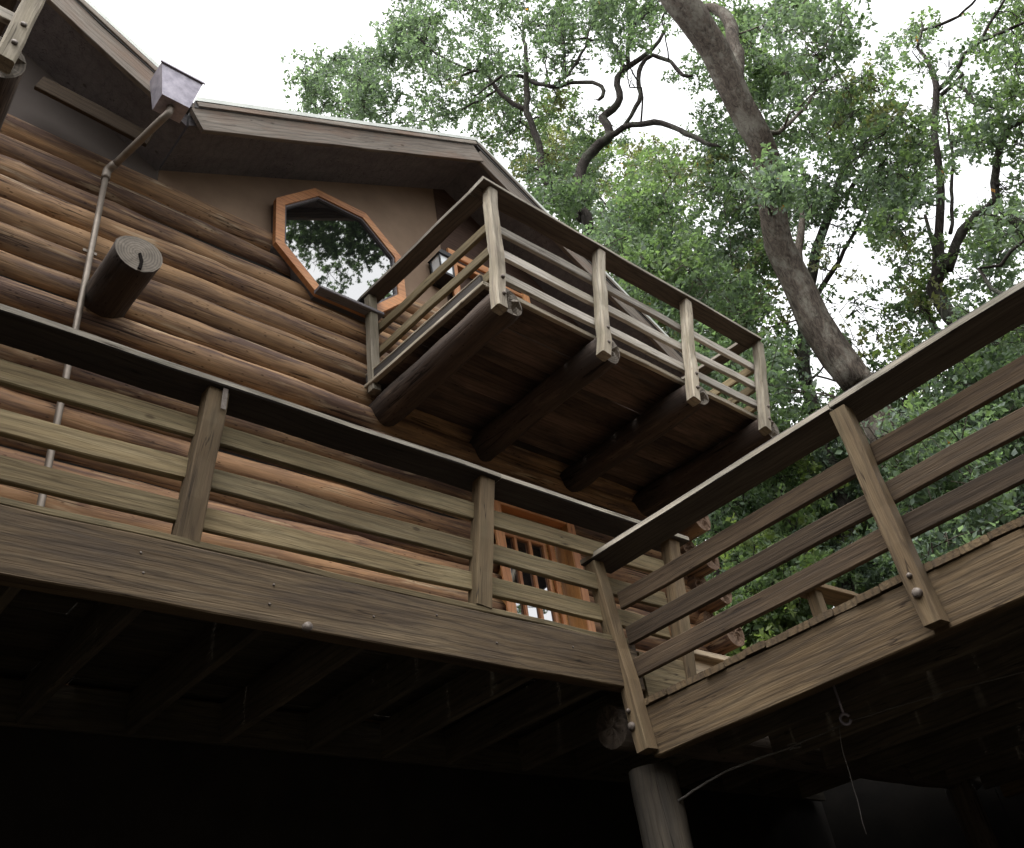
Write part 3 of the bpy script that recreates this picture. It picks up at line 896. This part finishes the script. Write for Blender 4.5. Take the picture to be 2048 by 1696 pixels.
# round support column and girder under the corner
log('support_log', (4.56, 3.72, -0.1), (4.55, 3.70, 3.02), 0.15, 0.14, M['dark_board'], low)
log('girder_log', (4.34, 3.76, 3.27), (9.0, 3.76, 3.27), 0.13, 0.13, M['log_beam'], low, None, seg=0.3)
for xs_ in (-2.0, 8.7):
    log('support_log', (xs_, 3.75, -0.1), (xs_, 3.75, 3.42), 0.13, 0.12, M['log_beam'], deck, M['end'], seg=0.3)
log('support_log', (8.7, -2.8, -0.1), (8.7, -2.8, 3.0), 0.13, 0.12, M['log_beam'], low, M['end'], seg=0.3)

rw = Root('dark_screen_wall', (9.2, 0, 0), 'added dark wall screening off the lit bank beneath the far side of the lower deck', 'wall')  # wall added to hide the lit bank and keep the under-deck dark
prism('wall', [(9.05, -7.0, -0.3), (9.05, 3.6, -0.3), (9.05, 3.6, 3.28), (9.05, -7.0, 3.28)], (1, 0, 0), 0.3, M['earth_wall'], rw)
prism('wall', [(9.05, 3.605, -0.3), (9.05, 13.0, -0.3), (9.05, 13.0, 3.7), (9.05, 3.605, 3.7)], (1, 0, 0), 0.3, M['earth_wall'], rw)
prism('return_wall', [(7.9, 5.3, -0.3), (9.04, 5.3, -0.3), (9.04, 5.3, 3.7), (7.9, 5.3, 3.7)], (0, 1, 0), 0.3, M['earth_wall'], rw)  # added too, closing the pale gap beside the house corner
# rope and eye hook under the lower deck
rp = [(4.55, 3.56, 2.80), (4.68, 3.24, 2.89), (4.77, 2.86, 2.905), (4.80, 2.5, 2.925), (4.93, 2.0, 2.92), (5.08, 1.65, 2.915), (5.4, 0.8, 2.9), (5.6, -0.4, 3.0)]
rope = Root('slack_rope', (4.77, 2.86, 2.9), 'thin grey knotted rope strung beneath the lower deck', 'rope')
pth, rd = smooth_path(rp[:4], [0.007, 0.007, 0.006, 0.0035], 0.05, 0.002)
tube('rope', pth, rd, M['rope'], rope, 7, 0.15)
pth, rd = smooth_path(rp[3:], [0.0035, 0.003, 0.003, 0.003, 0.003], 0.1, 0.001)
tube('cord', pth, rd, M['rope'], rope, 6, 0.1)
kn = [(4.77 + 0.022 * math.cos(a * 2.3) + 0.004 * a, 2.86 + 0.03 * math.sin(a * 2.3), 2.905 + 0.012 * math.sin(a * 1.1)) for a in np.linspace(0, 8, 40)]
tube('knot', kn, [0.0055] * 40, M['rope'], rope, 6)
tube('loose_end', *smooth_path([(4.79, 2.56, 2.92), (4.81, 2.6, 2.80), (4.83, 2.62, 2.62), (4.83, 2.64, 2.4)], [0.003, 0.0025, 0.0025, 0.002], 0.05, 0.002), M['rope'], rope, 5)
hook = Root('eye_hook', (4.73, 2.46, 2.95), 'small pale metal ring hook under the lower deck beam', 'hook')
rc = np.array([4.72, 2.475, 2.92])
ring = [tuple(rc + 0.027 * (math.cos(a) * np.array([0.75, -0.66, 0]) + math.sin(a) * np.array([0, 0, 1]))) for a in np.linspace(0.4, 6.1, 22)]
tube('ring', ring, [0.008] * 22, M['galv'], hook, 7)
tube('shank', [(4.72, 2.475, 2.947), (4.72, 2.475, 3.03), (4.72, 2.475, 3.31)], [0.007, 0.007, 0.007], M['galv'], hook, 7)

# ------------------------------------------------------------------ trees
LEAF = {
    'blue': ((0.08, 0.108, 0.088), (0.108, 0.142, 0.11)),
    'deep': ((0.062, 0.09, 0.062), (0.09, 0.124, 0.08)),
    'mid': ((0.078, 0.112, 0.063), (0.112, 0.152, 0.082)),
    'lime': ((0.10, 0.134, 0.052), (0.14, 0.172, 0.07)),
    'olive': ((0.092, 0.098, 0.055), (0.122, 0.12, 0.066)),
}


def leaves(name, clumps, parent, world, per_m3=330, size=0.05):
    """clumps: (centre, radius, palette, density). Leaf-sized folded blades on twig sprays inside each clump."""
    C, A, T, Sz = [], [], [], []
    for c, r, pal, den in clumps:
        n = int(per_m3 * den * r ** 2 * 3.0)
        ns = max(4, int(n / 26))
        # twig spray centres within the clump, biased to its shell
        d = rng.normal(0, 1, (ns, 3))
        d /= np.linalg.norm(d, axis=1)[:, None]
        sc = d * (r * rng.uniform(0.25, 1.0, ns) ** 0.6)[:, None] * np.array([1, 1, 0.75])
        idx = rng.integers(0, ns, n)
        ax = rng.normal(0, 1, (ns, 3))
        ax /= np.linalg.norm(ax, axis=1)[:, None]
        pos = np.array(c) + sc[idx] + ax[idx] * rng.uniform(-0.28, 0.28, n)[:, None] + rng.normal(0, 0.042, (n, 3))
        lo, hi = (np.array(q) for q in LEAF[pal])
        tw = rng.uniform(0, 1, ns)[idx] * 0.6 + rng.uniform(0, 1, n) * 0.4
        col = lo + (hi - lo) * tw[:, None]
        col *= rng.uniform(1.0, 1.5, n)[:, None]
        old = rng.random(n) < 0.0005
        col[old] = np.array([0.35, 0.16, 0.03])
        C.append(pos)
        T.append(col)
        Sz.append(size * rng.uniform(0.5, 1.6, n))
    C, T, Sz = np.concatenate(C), np.concatenate(T), np.concatenate(Sz)
    n = len(C)
    u = rng.normal(0, 1, (n, 3))
    u[:, 2] -= 0.35
    u /= np.linalg.norm(u, axis=1)[:, None]
    h = rng.normal(0, 1, (n, 3))
    v = np.cross(u, h)
    v /= np.linalg.norm(v, axis=1)[:, None]
    wv = np.cross(u, v)
    org = np.array(world)
    L, W = Sz[:, None], Sz[:, None] * 0.56
    P = np.stack([C - u * L, C + v * W + wv * W * 0.35 + u * L * 0.1, C + u * L, C - v * W + wv * W * 0.35 + u * L * 0.1], 1) - org
    me = bpy.data.meshes.new(name)
    me.vertices.add(n * 4)
    me.vertices.foreach_set('co', P.reshape(-1))
    me.loops.add(n * 6)
    q = np.arange(n)[:, None] * 4
    me.loops.foreach_set('vertex_index', (q + np.array([0, 1, 2, 0, 2, 3])).reshape(-1).astype(np.int32))
    me.polygons.add(n * 2)
    me.polygons.foreach_set('loop_start', np.arange(0, n * 6, 3, dtype=np.int32))
    at_ = me.attributes.new('tint', 'FLOAT_COLOR', 'FACE')
    cc = np.ones((n * 2, 4), np.float32)
    cc[:, :3] = np.repeat(T, 2, 0)
    at_.data.foreach_set('color', cc.reshape(-1))
    me.update(calc_edges=True)
    me.validate()
    return link(name, me, Matrix.Translation(Vector(world)), parent, M['leaf']), n


NLEAF = 0


def px_poly_clumps(polys, n, H, r, pals, den=(0.7, 1.2), holes=(), pads=()):
    """clump centres through a crown whose outline is given in the photo and whose depth is the range H"""
    out = []
    polys = [np.array(p, float) for p in polys]

    def inside(p, q):
        x, y = p
        c = False
        j = len(q) - 1
        for i in range(len(q)):
            if (q[i][1] > y) != (q[j][1] > y) and x < (q[j][0] - q[i][0]) * (y - q[i][1]) / (q[j][1] - q[i][1]) + q[i][0]:
                c = not c
            j = i
        return c
    allp = np.concatenate(polys)
    lo, hi = allp.min(0), allp.max(0)
    tries = 0
    while len(out) < n and tries < n * 60:
        tries += 1
        p = rng.uniform(lo, hi)
        if not any(inside(p, q) for q in polys):
            continue
        if any(math.hypot(p[0] - hx, p[1] - hy) < hr for hx, hy, hr in holes):
            continue
        h = rng.uniform(*H)
        if any(math.hypot(p[0] - tx, p[1] - ty) < 120 for tx, ty in pads):
            h = max(h, 0.35 * h + 0.65 * H[1]) + 1.2
        c = at(p[0], p[1], h)
        out.append((c, rng.uniform(*r), pals[rng.integers(len(pals))], rng.uniform(*den)))
    return out


def tree(name, label, trunk, limbs, clumps, bark, twig_to_all=True, group=None, size=0.044, per=400, twig_r=0.022):
    """trunk/limbs: lists of (px, py, H, width_px) or 3D + radius"""
    global NLEAF

    def conv(seq):
        pts, rad = [], []
        for q in seq:
            if len(q) == 4 and isinstance(q[0], (int, float)) and q[3] > 2.5:
                px, py, H, wp = q
                p = at(px, py, H)
                depth = R[2] @ (p - CAM)
                pts.append(p)
                rad.append(wp / 2 / FPX * depth)
            else:
                pts.append(np.array(q[:3], float))
                rad.append(q[3])
        return pts, rad
    tp, tr_ = conv(trunk)
    root = Root(name, tuple(tp[0]), label, 'tree', group)
    pth, rd = smooth_path(tp, tr_, 0.3, 0.012)
    tube('trunk', pth, rd, bark, root, 20, 0.03)
    nodes = [np.array(p) for p in pth[len(pth) // 3:]]
    nrad = list(rd[len(pth) // 3:])
    for lb in limbs:
        lp, lr = conv(lb)
        lp.append(lp[-1] + (lp[-1] - lp[-2]) * 0.5 + np.array([0, 0, 0.15]))
        lr.append(lr[-1] * 0.3)
        pth, rd = smooth_path(lp, lr, 0.2, 0.015)
        tube('limb', pth, rd, bark, root, 9, 0.07)
        nodes += [np.array(p) for p in pth]
        nrad += list(rd)
    # twigs: from the nearest wood out to every clump, with side sprays
    tv, tf = [], []
    nd = np.array(nodes)
    nr = np.array(nrad)
    order = sorted(range(len(clumps)), key=lambda i: np.min(np.linalg.norm(nd - clumps[i][0], axis=1)))
    for i in order:
        c, r, _, _ = clumps[i]
        dist = np.linalg.norm(nd - c, axis=1) + np.maximum(0, nd[:, 2] - c[2]) * 0.4
        k = int(np.argmin(dist))
        p0, r0 = nd[k], min(nr[k] * 0.6, twig_r * (0.8 + 0.25 * dist[k]))
        r0 = max(r0, 0.008)
        mid = [p0 + (c - p0) * s + rng.normal(0, 0.12 * dist[k] ** 0.7, 3) * (1 if 0 < s < 1 else 0) + np.array([0, 0, 0.1 * math.sin(s * 3.14) * dist[k]]) for s in (0, 0.33, 0.66, 1.0)]
        pth, rd = smooth_path(mid, [r0, r0 * 0.8, r0 * 0.6, 0.006], 0.2, 0.012)
        tube_geo(pth, rd, 5, tv, tf)
        nd = np.concatenate([nd, np.array(pth[1:])])
        nr = np.concatenate([nr, np.array(rd[1:])])
        for _ in range(5):
            e = c + rng.normal(0, 1, 3) * r * 0.55
            q0 = np.array(pth[rng.integers(len(pth) // 2, len(pth))])
            tube_geo([q0, (q0 + e) / 2 + rng.normal(0, 0.06, 3), e], [0.009, 0.006, 0.003], 4, tv, tf)
    if tv:
        o = Matrix.Translation(Vector(tp[0]))
        tw = link('twigs', mesh_from('twigs', [np.array(v) - tp[0] for v in tv], tf, True), o, root, bark)
        tw['kind'] = 'stuff'
    if clumps:
        cr, n = leaves('crown', clumps, root, tp[0], per, size)
        NLEAF += n
    return root


HOL = [(905, 110, 20), (1090, 130, 18), (960, 225, 20), (1145, 215, 16), (1000, 40, 14), (1350, 90, 14), (1310, 200, 16), (1150, 460, 22), (1010, 100, 16), (800, 130, 14), (1325, 165, 42), (1180, 105, 30), (1240, 60, 18), (835, 200, 30), (760, 70, 18), (1405, 480, 20), (1010, 320, 22)]

TRK = [(x, y) for x, y in ((1360, 0), (1395, 50), (1425, 95), (1455, 155), (1482, 215), (1510, 265), (1532, 320), (1560, 500), (1590, 560), (1620, 620), (1650, 680), (1690, 730), (1725, 775))]
# 1: the big leaning oak behind the railing corner
t1c = px_poly_clumps([[(1370, 0), (1450, 0), (1500, 100), (1620, 300), (1560, 520), (1530, 680), (1540, 900), (1450, 900), (1400, 700), (1250, 560), (1180, 460), (1190, 400), (1390, 300)]], 118, (10.5, 14.5), (0.4, 0.75), ['deep', 'blue', 'deep', 'mid'], (0.7, 1.15), HOL, TRK)
t1c += px_poly_clumps([[(1450, 0), (1700, 0), (1710, 90), (1660, 190), (1520, 200)]], 40, (10, 13.5), (0.35, 0.65), ['blue', 'mid', 'deep'], (0.6, 1.0), (), TRK)
t1c += px_poly_clumps([[(1500, 350), (1580, 345), (1570, 415), (1515, 420)]], 8, (9.4, 10.6), (0.24, 0.36), ['deep', 'blue'], (1.2, 1.6))
t1c += px_poly_clumps([[(1740, 860), (1830, 800), (1960, 900), (1980, 1080), (1850, 1150), (1790, 1020)]], 34, (10.6, 12.0), (0.3, 0.55), ['deep', 'blue', 'mid'], (0.8, 1.2))
t1c += px_poly_clumps([[(1380, 300), (1500, 330), (1530, 620), (1620, 800), (1500, 760), (1380, 560)]], 36, (14, 15.5), (0.4, 0.7), ['deep', 'blue', 'olive'], (0.7, 1.1))
tree('oak_tree', 'large oak with thick grey leaning trunk rising behind the corner of the lower railing',
     [(12.4, 4.3, ground_z(12.4, 4.3) - 0.3, 0.32), (12.3, 4.35, 4.5, 0.27), (1745, 810, 12.6, 64), (1720, 770, 12.5, 64), (1650, 680, 12.4, 66), (1590, 560, 12.2, 60), (1548, 450, 11.8, 54), (1532, 310, 11.2, 52), (1482, 215, 10.8, 54), (1425, 95, 10.3, 57), (1360, 0, 9.8, 64), (1320, -80, 9.6, 60), (1270, -260, 9.6, 50)],
     [[(1478, 205, 10.9, 22), (1475, 120, 11.2, 24), (1462, 55, 11.4, 26), (1445, 28, 11.5, 22), (1415, 15, 11.6, 16), (1385, 25, 11.7, 9)],
      [(1500, 260, 11.0, 18), (1555, 265, 11.4, 10), (1610, 215, 11.8, 7)],
      [(1590, 560, 12.2, 22), (1600, 480, 12.5, 16), (1605, 440, 12.8, 12)]],
     t1c, M['bark'])

# 2: the crooked oak over the roof
t2 = px_poly_clumps([[(590, 150), (680, 110), (760, 170), (760, 240), (640, 230), (590, 200)]], 34, (13, 16), (0.3, 0.55), ['blue', 'blue', 'deep'], (0.6, 1.0), HOL)
t2 += px_poly_clumps([[(700, 95), (760, 30), (880, 30), (900, 180), (880, 250), (720, 240)]], 50, (12.5, 16), (0.35, 0.6), ['blue'], (0.7, 1.1), HOL)
t2 += px_poly_clumps([[(760, -40), (1380, -40), (1360, 60), (1290, 60), (1270, 110), (1120, 140), (960, 160), (860, 130)]], 120, (11.5, 15.5), (0.28, 0.55), ['blue', 'deep', 'blue'], (0.65, 1.1), HOL)
t2 += px_poly_clumps([[(880, 160), (1060, 150), (1200, 210), (1260, 260), (1180, 400), (1060, 400), (950, 280)]], 90, (13.3, 17), (0.3, 0.55), ['deep', 'mid', 'blue', 'olive'], (0.55, 1.0), HOL)
t2 += px_poly_clumps([[(1060, 380), (1170, 380), (1190, 440), (1080, 420)]], 14, (12, 14), (0.3, 0.5), ['deep'], (0.9, 1.2))
H2 = 13.2
tree('oak_tree', 'crooked dark limbed oak spreading over the small gable roof beside white sky',
     [(9.6, 9.4, ground_z(9.6, 9.4) - 0.3, 0.3), (9.5, 9.3, 4.5, 0.26), (1176, 520, H2, 24), (1165, 420, H2, 22), (1159, 353, H2, 21), (1172, 318, H2, 21), (1199, 287, H2, 21), (1222, 268, H2, 18), (1204, 236, H2, 16), (1225, 218, H2, 15), (1241, 196, H2, 14), (1233, 170, H2, 13), (1241, 149, H2, 13), (1257, 133, H2, 12), (1302, 101, H2, 9), (1330, 60, H2, 6)],
     [[(1165, 440, H2, 16), (1120, 400, H2 + .3, 15), (1085, 342, H2 + .4, 15), (1077, 287, H2 + .4, 14), (1055, 228, H2 + .3, 13), (1053, 170, H2 + .2, 12), (1054, 138, H2, 10), (1048, 70, H2, 6)],
      [(1052, 224, H2 + .3, 11), (1026, 207, H2 + .3, 10), (992, 180, H2 + .2, 9), (976, 149, H2, 7), (945, 143, H2, 6), (900, 160, H2, 4)],
      [(1050, 156, H2 + .2, 8), (1018, 151, H2, 7), (995, 157, H2, 6), (960, 185, H2, 4)],
      [(1058, 159, H2 + .2, 9), (1103, 174, H2, 9), (1156, 162, H2, 8), (1196, 167, H2 - .2, 8), (1207, 183, H2 - .2, 8), (1199, 199, H2 - .2, 7)],
      [(1112, 172, H2, 8), (1132, 149, H2, 7), (1154, 122, H2, 6), (1172, 93, H2, 5), (1180, 60, H2, 3)],
      [(1130, 150, H2, 6), (1127, 80, H2, 5), (1120, 30, H2, 3)],
      [(1212, 276, H2, 15), (1233, 265, H2 - .2, 13), (1260, 249, H2 - .3, 12), (1305, 247, H2 - .4, 12), (1337, 249, H2 - .4, 11), (1374, 268, H2 - .5, 11), (1422, 292, H2 - .5, 9)],
      [(1249, 135, H2, 9), (1236, 106, H2, 8), (1217, 80, H2, 6), (1151, 77, H2, 5), (1090, 85, H2, 3)],
      [(1257, 128, H2, 9), (1255, 88, H2, 8), (1260, 66, H2, 7), (1292, 27, H2, 5), (1331, 5, H2, 4)],
      [(1240, 265, H2, 8), (1278, 202, H2 - .1, 9), (1278, 165, H2 - .1, 9), (1281, 133, H2, 9), (1305, 111, H2, 8), (1342, 125, H2, 8), (1355, 143, H2, 8), (1378, 153, H2, 7)],
      [(945, 143, H2, 5), (880, 110, H2, 4), (820, 60, H2, 3)],
      [(992, 180, H2, 5), (930, 215, H2 + .2, 4), (850, 240, H2 + .3, 3)]],
     t2, M['bark_dark'], twig_r=0.02)

# 3: the forked oak at the right
t3 = px_poly_clumps([[(1780, 60), (1880, 20), (1880, 120), (1800, 180)], [(1850, 160), (1960, 90), (2048, 40), (2060, 240), (1990, 330), (1900, 300)], [(1760, 250), (1860, 230), (1890, 420), (1800, 440)], [(1920, 420), (2060, 380), (2060, 560), (1960, 640), (1900, 560)], [(1960, 0), (2060, 0), (2060, 60), (1990, 60)], [(1990, 310), (2060, 260), (2060, 400), (1990, 400)]], 84, (13.5, 17.5), (0.3, 0.6), ['mid', 'blue', 'mid', 'deep'], (0.5, 0.95))
H3 = 15
tree('oak_tree', 'open forked oak with near black trunk above the raised end of the lower handrail',
     [(14.2, 1.6, ground_z(14.2, 1.6) - 0.3, 0.3), (14.2, 1.6, 5.0, 0.25), (1898, 633, H3, 30), (1895, 527, H3, 27), (1880, 510, H3, 20), (1876, 470, H3, 17), (1883, 413, H3, 16), (1875, 313, H3, 14), (1869, 265, H3, 14), (1872, 177, H3, 13), (1863, 133, H3, 9), (1836, 97, H3, 6)],
     [[(1895, 540, H3, 20), (1913, 488, H3, 20), (1934, 450, H3, 20), (1957, 428, H3, 18), (1990, 400, H3, 17), (1990, 363, H3, 16), (2001, 295, H3, 15), (2016, 257, H3, 14), (2055, 228, H3, 13)],
      [(1876, 180, H3, 11), (1910, 142, H3, 10), (1928, 109, H3, 10), (1957, 86, H3, 9), (2010, 62, H3, 7), (2060, 40, H3, 5)],
      [(1957, 86, H3, 7), (1975, 50, H3, 6), (2010, 0, H3, 5)],
      [(1845, 59, H3, 7), (1901, 41, H3, 6), (1928, 24, H3, 5), (1951, -5, H3, 4)],
      [(1836, 97, H3, 6), (1840, 75, H3, 6), (1845, 59, H3, 6)],
      [(1880, 190, H3, 9), (1915, 165, H3, 8), (1925, 140, H3, 6), (1925, 175, H3, 6), (1955, 205, H3, 6), (1995, 218, H3, 4)],
      [(1900, 470, H3, 8), (1902, 420, H3, 7), (1905, 330, H3, 6), (1898, 250, H3, 5)]],
     t3, M['bark_dark'], twig_r=0.018)
tree('oak_tree', 'slim pale trunk beside the forked oak, mostly hidden by leaves',
     [(14.6, 2.4, ground_z(14.6, 2.4) - 0.3, 0.2), (14.6, 2.4, 5.5, 0.16), (1870, 655, 15.6, 14), (1866, 583, 15.6, 12), (1868, 500, 15.6, 9), (1850, 430, 15.6, 6)], [],
     px_poly_clumps([[(1780, 500), (1890, 480), (1890, 640), (1800, 620)]], 14, (15, 16.5), (0.3, 0.5), ['mid', 'lime'], (0.4, 0.8)), M['bark'])
tree('oak_tree', 'thin bare sapling leaning above the raised end of the lower handrail',
     [(12.6, 0.2, ground_z(12.6, 0.2) - 0.3, 0.14), (12.6, 0.2, 5.0, 0.1), (1983, 577, 13, 8), (2000, 530, 13, 8), (2048, 482, 13, 7), (2090, 450, 13, 5)], [],
     px_poly_clumps([[(1960, 430), (2060, 430), (2060, 540), (2010, 560)], [(1880, 640), (2040, 600), (2048, 700), (1900, 760)]], 16, (12, 14), (0.25, 0.45), ['mid', 'blue'], (0.4, 0.8)), M['bark_dark'])

# 4: sparse canopy in the gap between oak 1 and oak 3
t4c = px_poly_clumps([[(1560, 170), (1700, 180), (1860, 300), (1870, 440), (1760, 480), (1620, 420)]], 64, (12.5, 16), (0.35, 0.6), ['deep', 'blue', 'mid', 'deep'], (0.5, 0.9), [(1790, 280, 26), (1680, 290, 18), (1730, 340, 20)])
t4c += px_poly_clumps([[(1600, 430), (1870, 460), (1850, 700), (1740, 760), (1640, 600)]], 26, (12.5, 16), (0.22, 0.42), ['deep', 'blue', 'olive'], (0.45, 0.75))
t4c += px_poly_clumps([[(1640, 190), (1760, 120), (1800, 260), (1700, 300)]], 20, (12.5, 15), (0.3, 0.5), ['mid', 'deep', 'olive'], (0.5, 0.8))
t4c += px_poly_clumps([[(1740, 720), (1850, 660), (1880, 740), (1760, 800)]], 12, (13, 15), (0.3, 0.5), ['deep', 'lime'], (0.5, 0.9))
tree('oak_tree', 'dark slender trunk seen between balcony corner post and the big leaning oak',
     [(14.5, 5.4, ground_z(14.5, 5.4) - 0.3, 0.24), (1712, 1190, 15, 34), (1701, 1133, 15, 31), (1687, 1005, 15, 30), (1646, 900, 15, 28), (1628, 818, 15, 27), (1606, 730, 15, 26), (1620, 560, 15, 22), (1660, 420, 15, 16), (1700, 300, 15, 10)],
     [[(1628, 600, 15, 12), (1690, 500, 14.5, 8), (1740, 400, 14.2, 5)], [(1655, 430, 15, 10), (1740, 330, 14.5, 7), (1800, 240, 14, 4)]], t4c, M['bark_dark'])

# 5: trees behind the balcony rails
t5c = px_poly_clumps([[(1180, 450), (1330, 420), (1420, 640), (1540, 720), (1560, 960), (1450, 1000), (1380, 900), (1200, 700)]], 100, (14, 19), (0.45, 0.8), ['deep', 'mid', 'olive', 'deep'], (0.6, 1.1), [(1560, 860, 25)])
t5c += px_poly_clumps([[(1040, 250), (1380, 300), (1380, 480), (1150, 480)]], 60, (17, 22), (0.4, 0.7), ['lime', 'olive', 'mid'], (0.45, 0.8), [(1180, 420, 25)])
tree('oak_tree', 'yellowish green tree behind the balcony rails',
     [(15.2, 9.0, ground_z(15.2, 9.0) - 0.3, 0.3), (15.0, 8.8, 5, 0.24), (1370, 820, 17, 16), (1340, 640, 17, 13), (1300, 480, 17.5, 9), (1270, 380, 18, 5)],
     [[(1345, 660, 17, 8), (1430, 560, 17, 6), (1480, 480, 17, 4)], [(1310, 520, 17.3, 7), (1220, 420, 18, 5), (1150, 340, 18.5, 3)]], t5c, M['bark_dark'], size=0.048)

# 6: understorey beyond the lower railing
lowpoly = [[(1350, 960), (1560, 830), (1740, 700), (2060, 640), (2060, 1060), (1900, 1140), (1700, 1260), (1420, 1340)]]
pal = [['deep', 'deep', 'mid'], ['mid', 'lime', 'mid'], ['deep', 'blue', 'deep']]
spots = [
    ('thin dark trunk low behind the log corner, seen under the lowest rail', [(1450, 1330), (1446, 1240), (1430, 1100), (1418, 1010)], 26, 15.5, [[(1370, 980), (1520, 860), (1560, 1060), (1480, 1330), (1390, 1300)]], 0, 45),
    ('small slanting sapling under the second rail with bright lime leaves', [(1530, 1290), (1509, 1246), (1495, 1195), (1470, 1100), (1450, 1020)], 12, 15, [[(1420, 1080), (1600, 1100), (1650, 1180), (1520, 1320), (1440, 1320)]], 1, 50),
    ('mid sized tree with a pale leaning stem between first and second rails', [(1620, 1130), (1587, 1052), (1560, 1000), (1538, 958), (1510, 890)], 14, 16, [[(1500, 860), (1660, 860), (1690, 1100), (1560, 1180), (1480, 1060)]], 1, 45),
    ('bushy dark green tree right of the second railing post', [(1850, 1240), (1840, 1060), (1830, 900), (1810, 800)], 22, 14, [[(1760, 880), (1900, 740), (2060, 700), (2060, 1060), (1900, 1130), (1800, 1110)]], 2, 105),
    ('bushy green tree just left of the second railing post', [(1765, 1240), (1760, 1060), (1745, 960), (1720, 860)], 20, 16, [[(1640, 820), (1740, 780), (1830, 900), (1850, 1120), (1700, 1200), (1640, 1100)]], 2, 75),
    ('thin dark stem at the far right edge behind the rails', [(2035, 1100), (2038, 960), (2030, 860), (2040, 740)], 14, 15, [[(1960, 640), (2060, 620), (2060, 960), (1980, 900)]], 0, 30),
]
for lab, tr_px, wp, H, polys, pi, ncl in spots:
    b0 = at(tr_px[0][0], tr_px[0][1], H)
    tr_ = [(b0[0] + 0.2, b0[1], ground_z(b0[0] + 0.2, b0[1]) - 0.3, wp / 2 / FPX * H * 1.3)] + [(x, y_, H, wp * (1 - 0.16 * k)) for k, (x, y_) in enumerate(tr_px)]
    tree('understorey_tree', lab, tr_, [], px_poly_clumps(polys, ncl, (H - 1.5, H + 2.5), (0.4, 0.75), pal[pi], (0.7, 1.1), [(1612, 1012, 26), (1630, 960, 14), (1455, 1010, 14)]), M['bark_dark'], size=0.046)

# far woodland closing the view low down (one mass)
fw = px_poly_clumps([[(1330, 900), (1560, 860), (1750, 780), (2060, 700), (2060, 1400), (1400, 1400)]], 150, (22, 30), (0.8, 1.4), ['deep', 'mid', 'lime', 'deep'], (0.35, 0.55), [(1612, 1012, 30)])
ob, n = leaves('far_woodland', fw, None, (20, 12, 5), 120, 0.085)
ob['kind'] = 'stuff'
ob['label'] = 'hazy mass of green woodland far beyond the lower railing'
ob['category'] = 'woodland'
NLEAF += n

# trees on the bank behind the camera, mirrored in the window panes
for k, (tx, ty, hh, lab) in enumerate(((16.0, -7.5, 20.0, 'tall tree on the bank opposite, mirrored in the octagonal window'), (19.0, -9.0, 13.0, 'tree on the bank opposite, mirrored in the lower door panes'), (3.0, -13.0, 15.0, 'tree on the bank opposite the middle of the house, behind the viewer'))):
    cl = []
    gz = ground_z(tx, ty)
    if k == 0:
        for q in range(152):
            top = q < 140
            cl.append((np.array([rng.normal(11.4, 2.4), rng.normal(-6.6, 1.2), rng.uniform(24.1, 26.8) if top else rng.uniform(20.5, 23.0)]), rng.uniform(0.6, 1.0) if top else rng.uniform(0.25, 0.5), 'deep', rng.uniform(0.6, 0.9)))
    else:
        for _ in range(60):
            a, rr = rng.uniform(0, 6.28), rng.uniform(0.3, 3.0)
            cl.append((np.array([tx + rr * math.cos(a), ty + rr * math.sin(a), gz + hh * rng.uniform(0.5, 1.05)]), rng.uniform(0.4, 0.8), 'deep', rng.uniform(0.5, 0.8)))
    tree('tree', lab, [(tx, ty, gz - 0.3, 0.3), (tx + 0.2, ty, gz + hh * 0.4, 0.22), (tx - 0.1, ty + 0.2, gz + hh * 0.7, 0.14), (tx + 0.2, ty, gz + hh, 0.05)], [], cl, M['bark_dark'], size=0.07, per=150)
print('leaves', NLEAF, 'objects', len(bpy.data.objects))
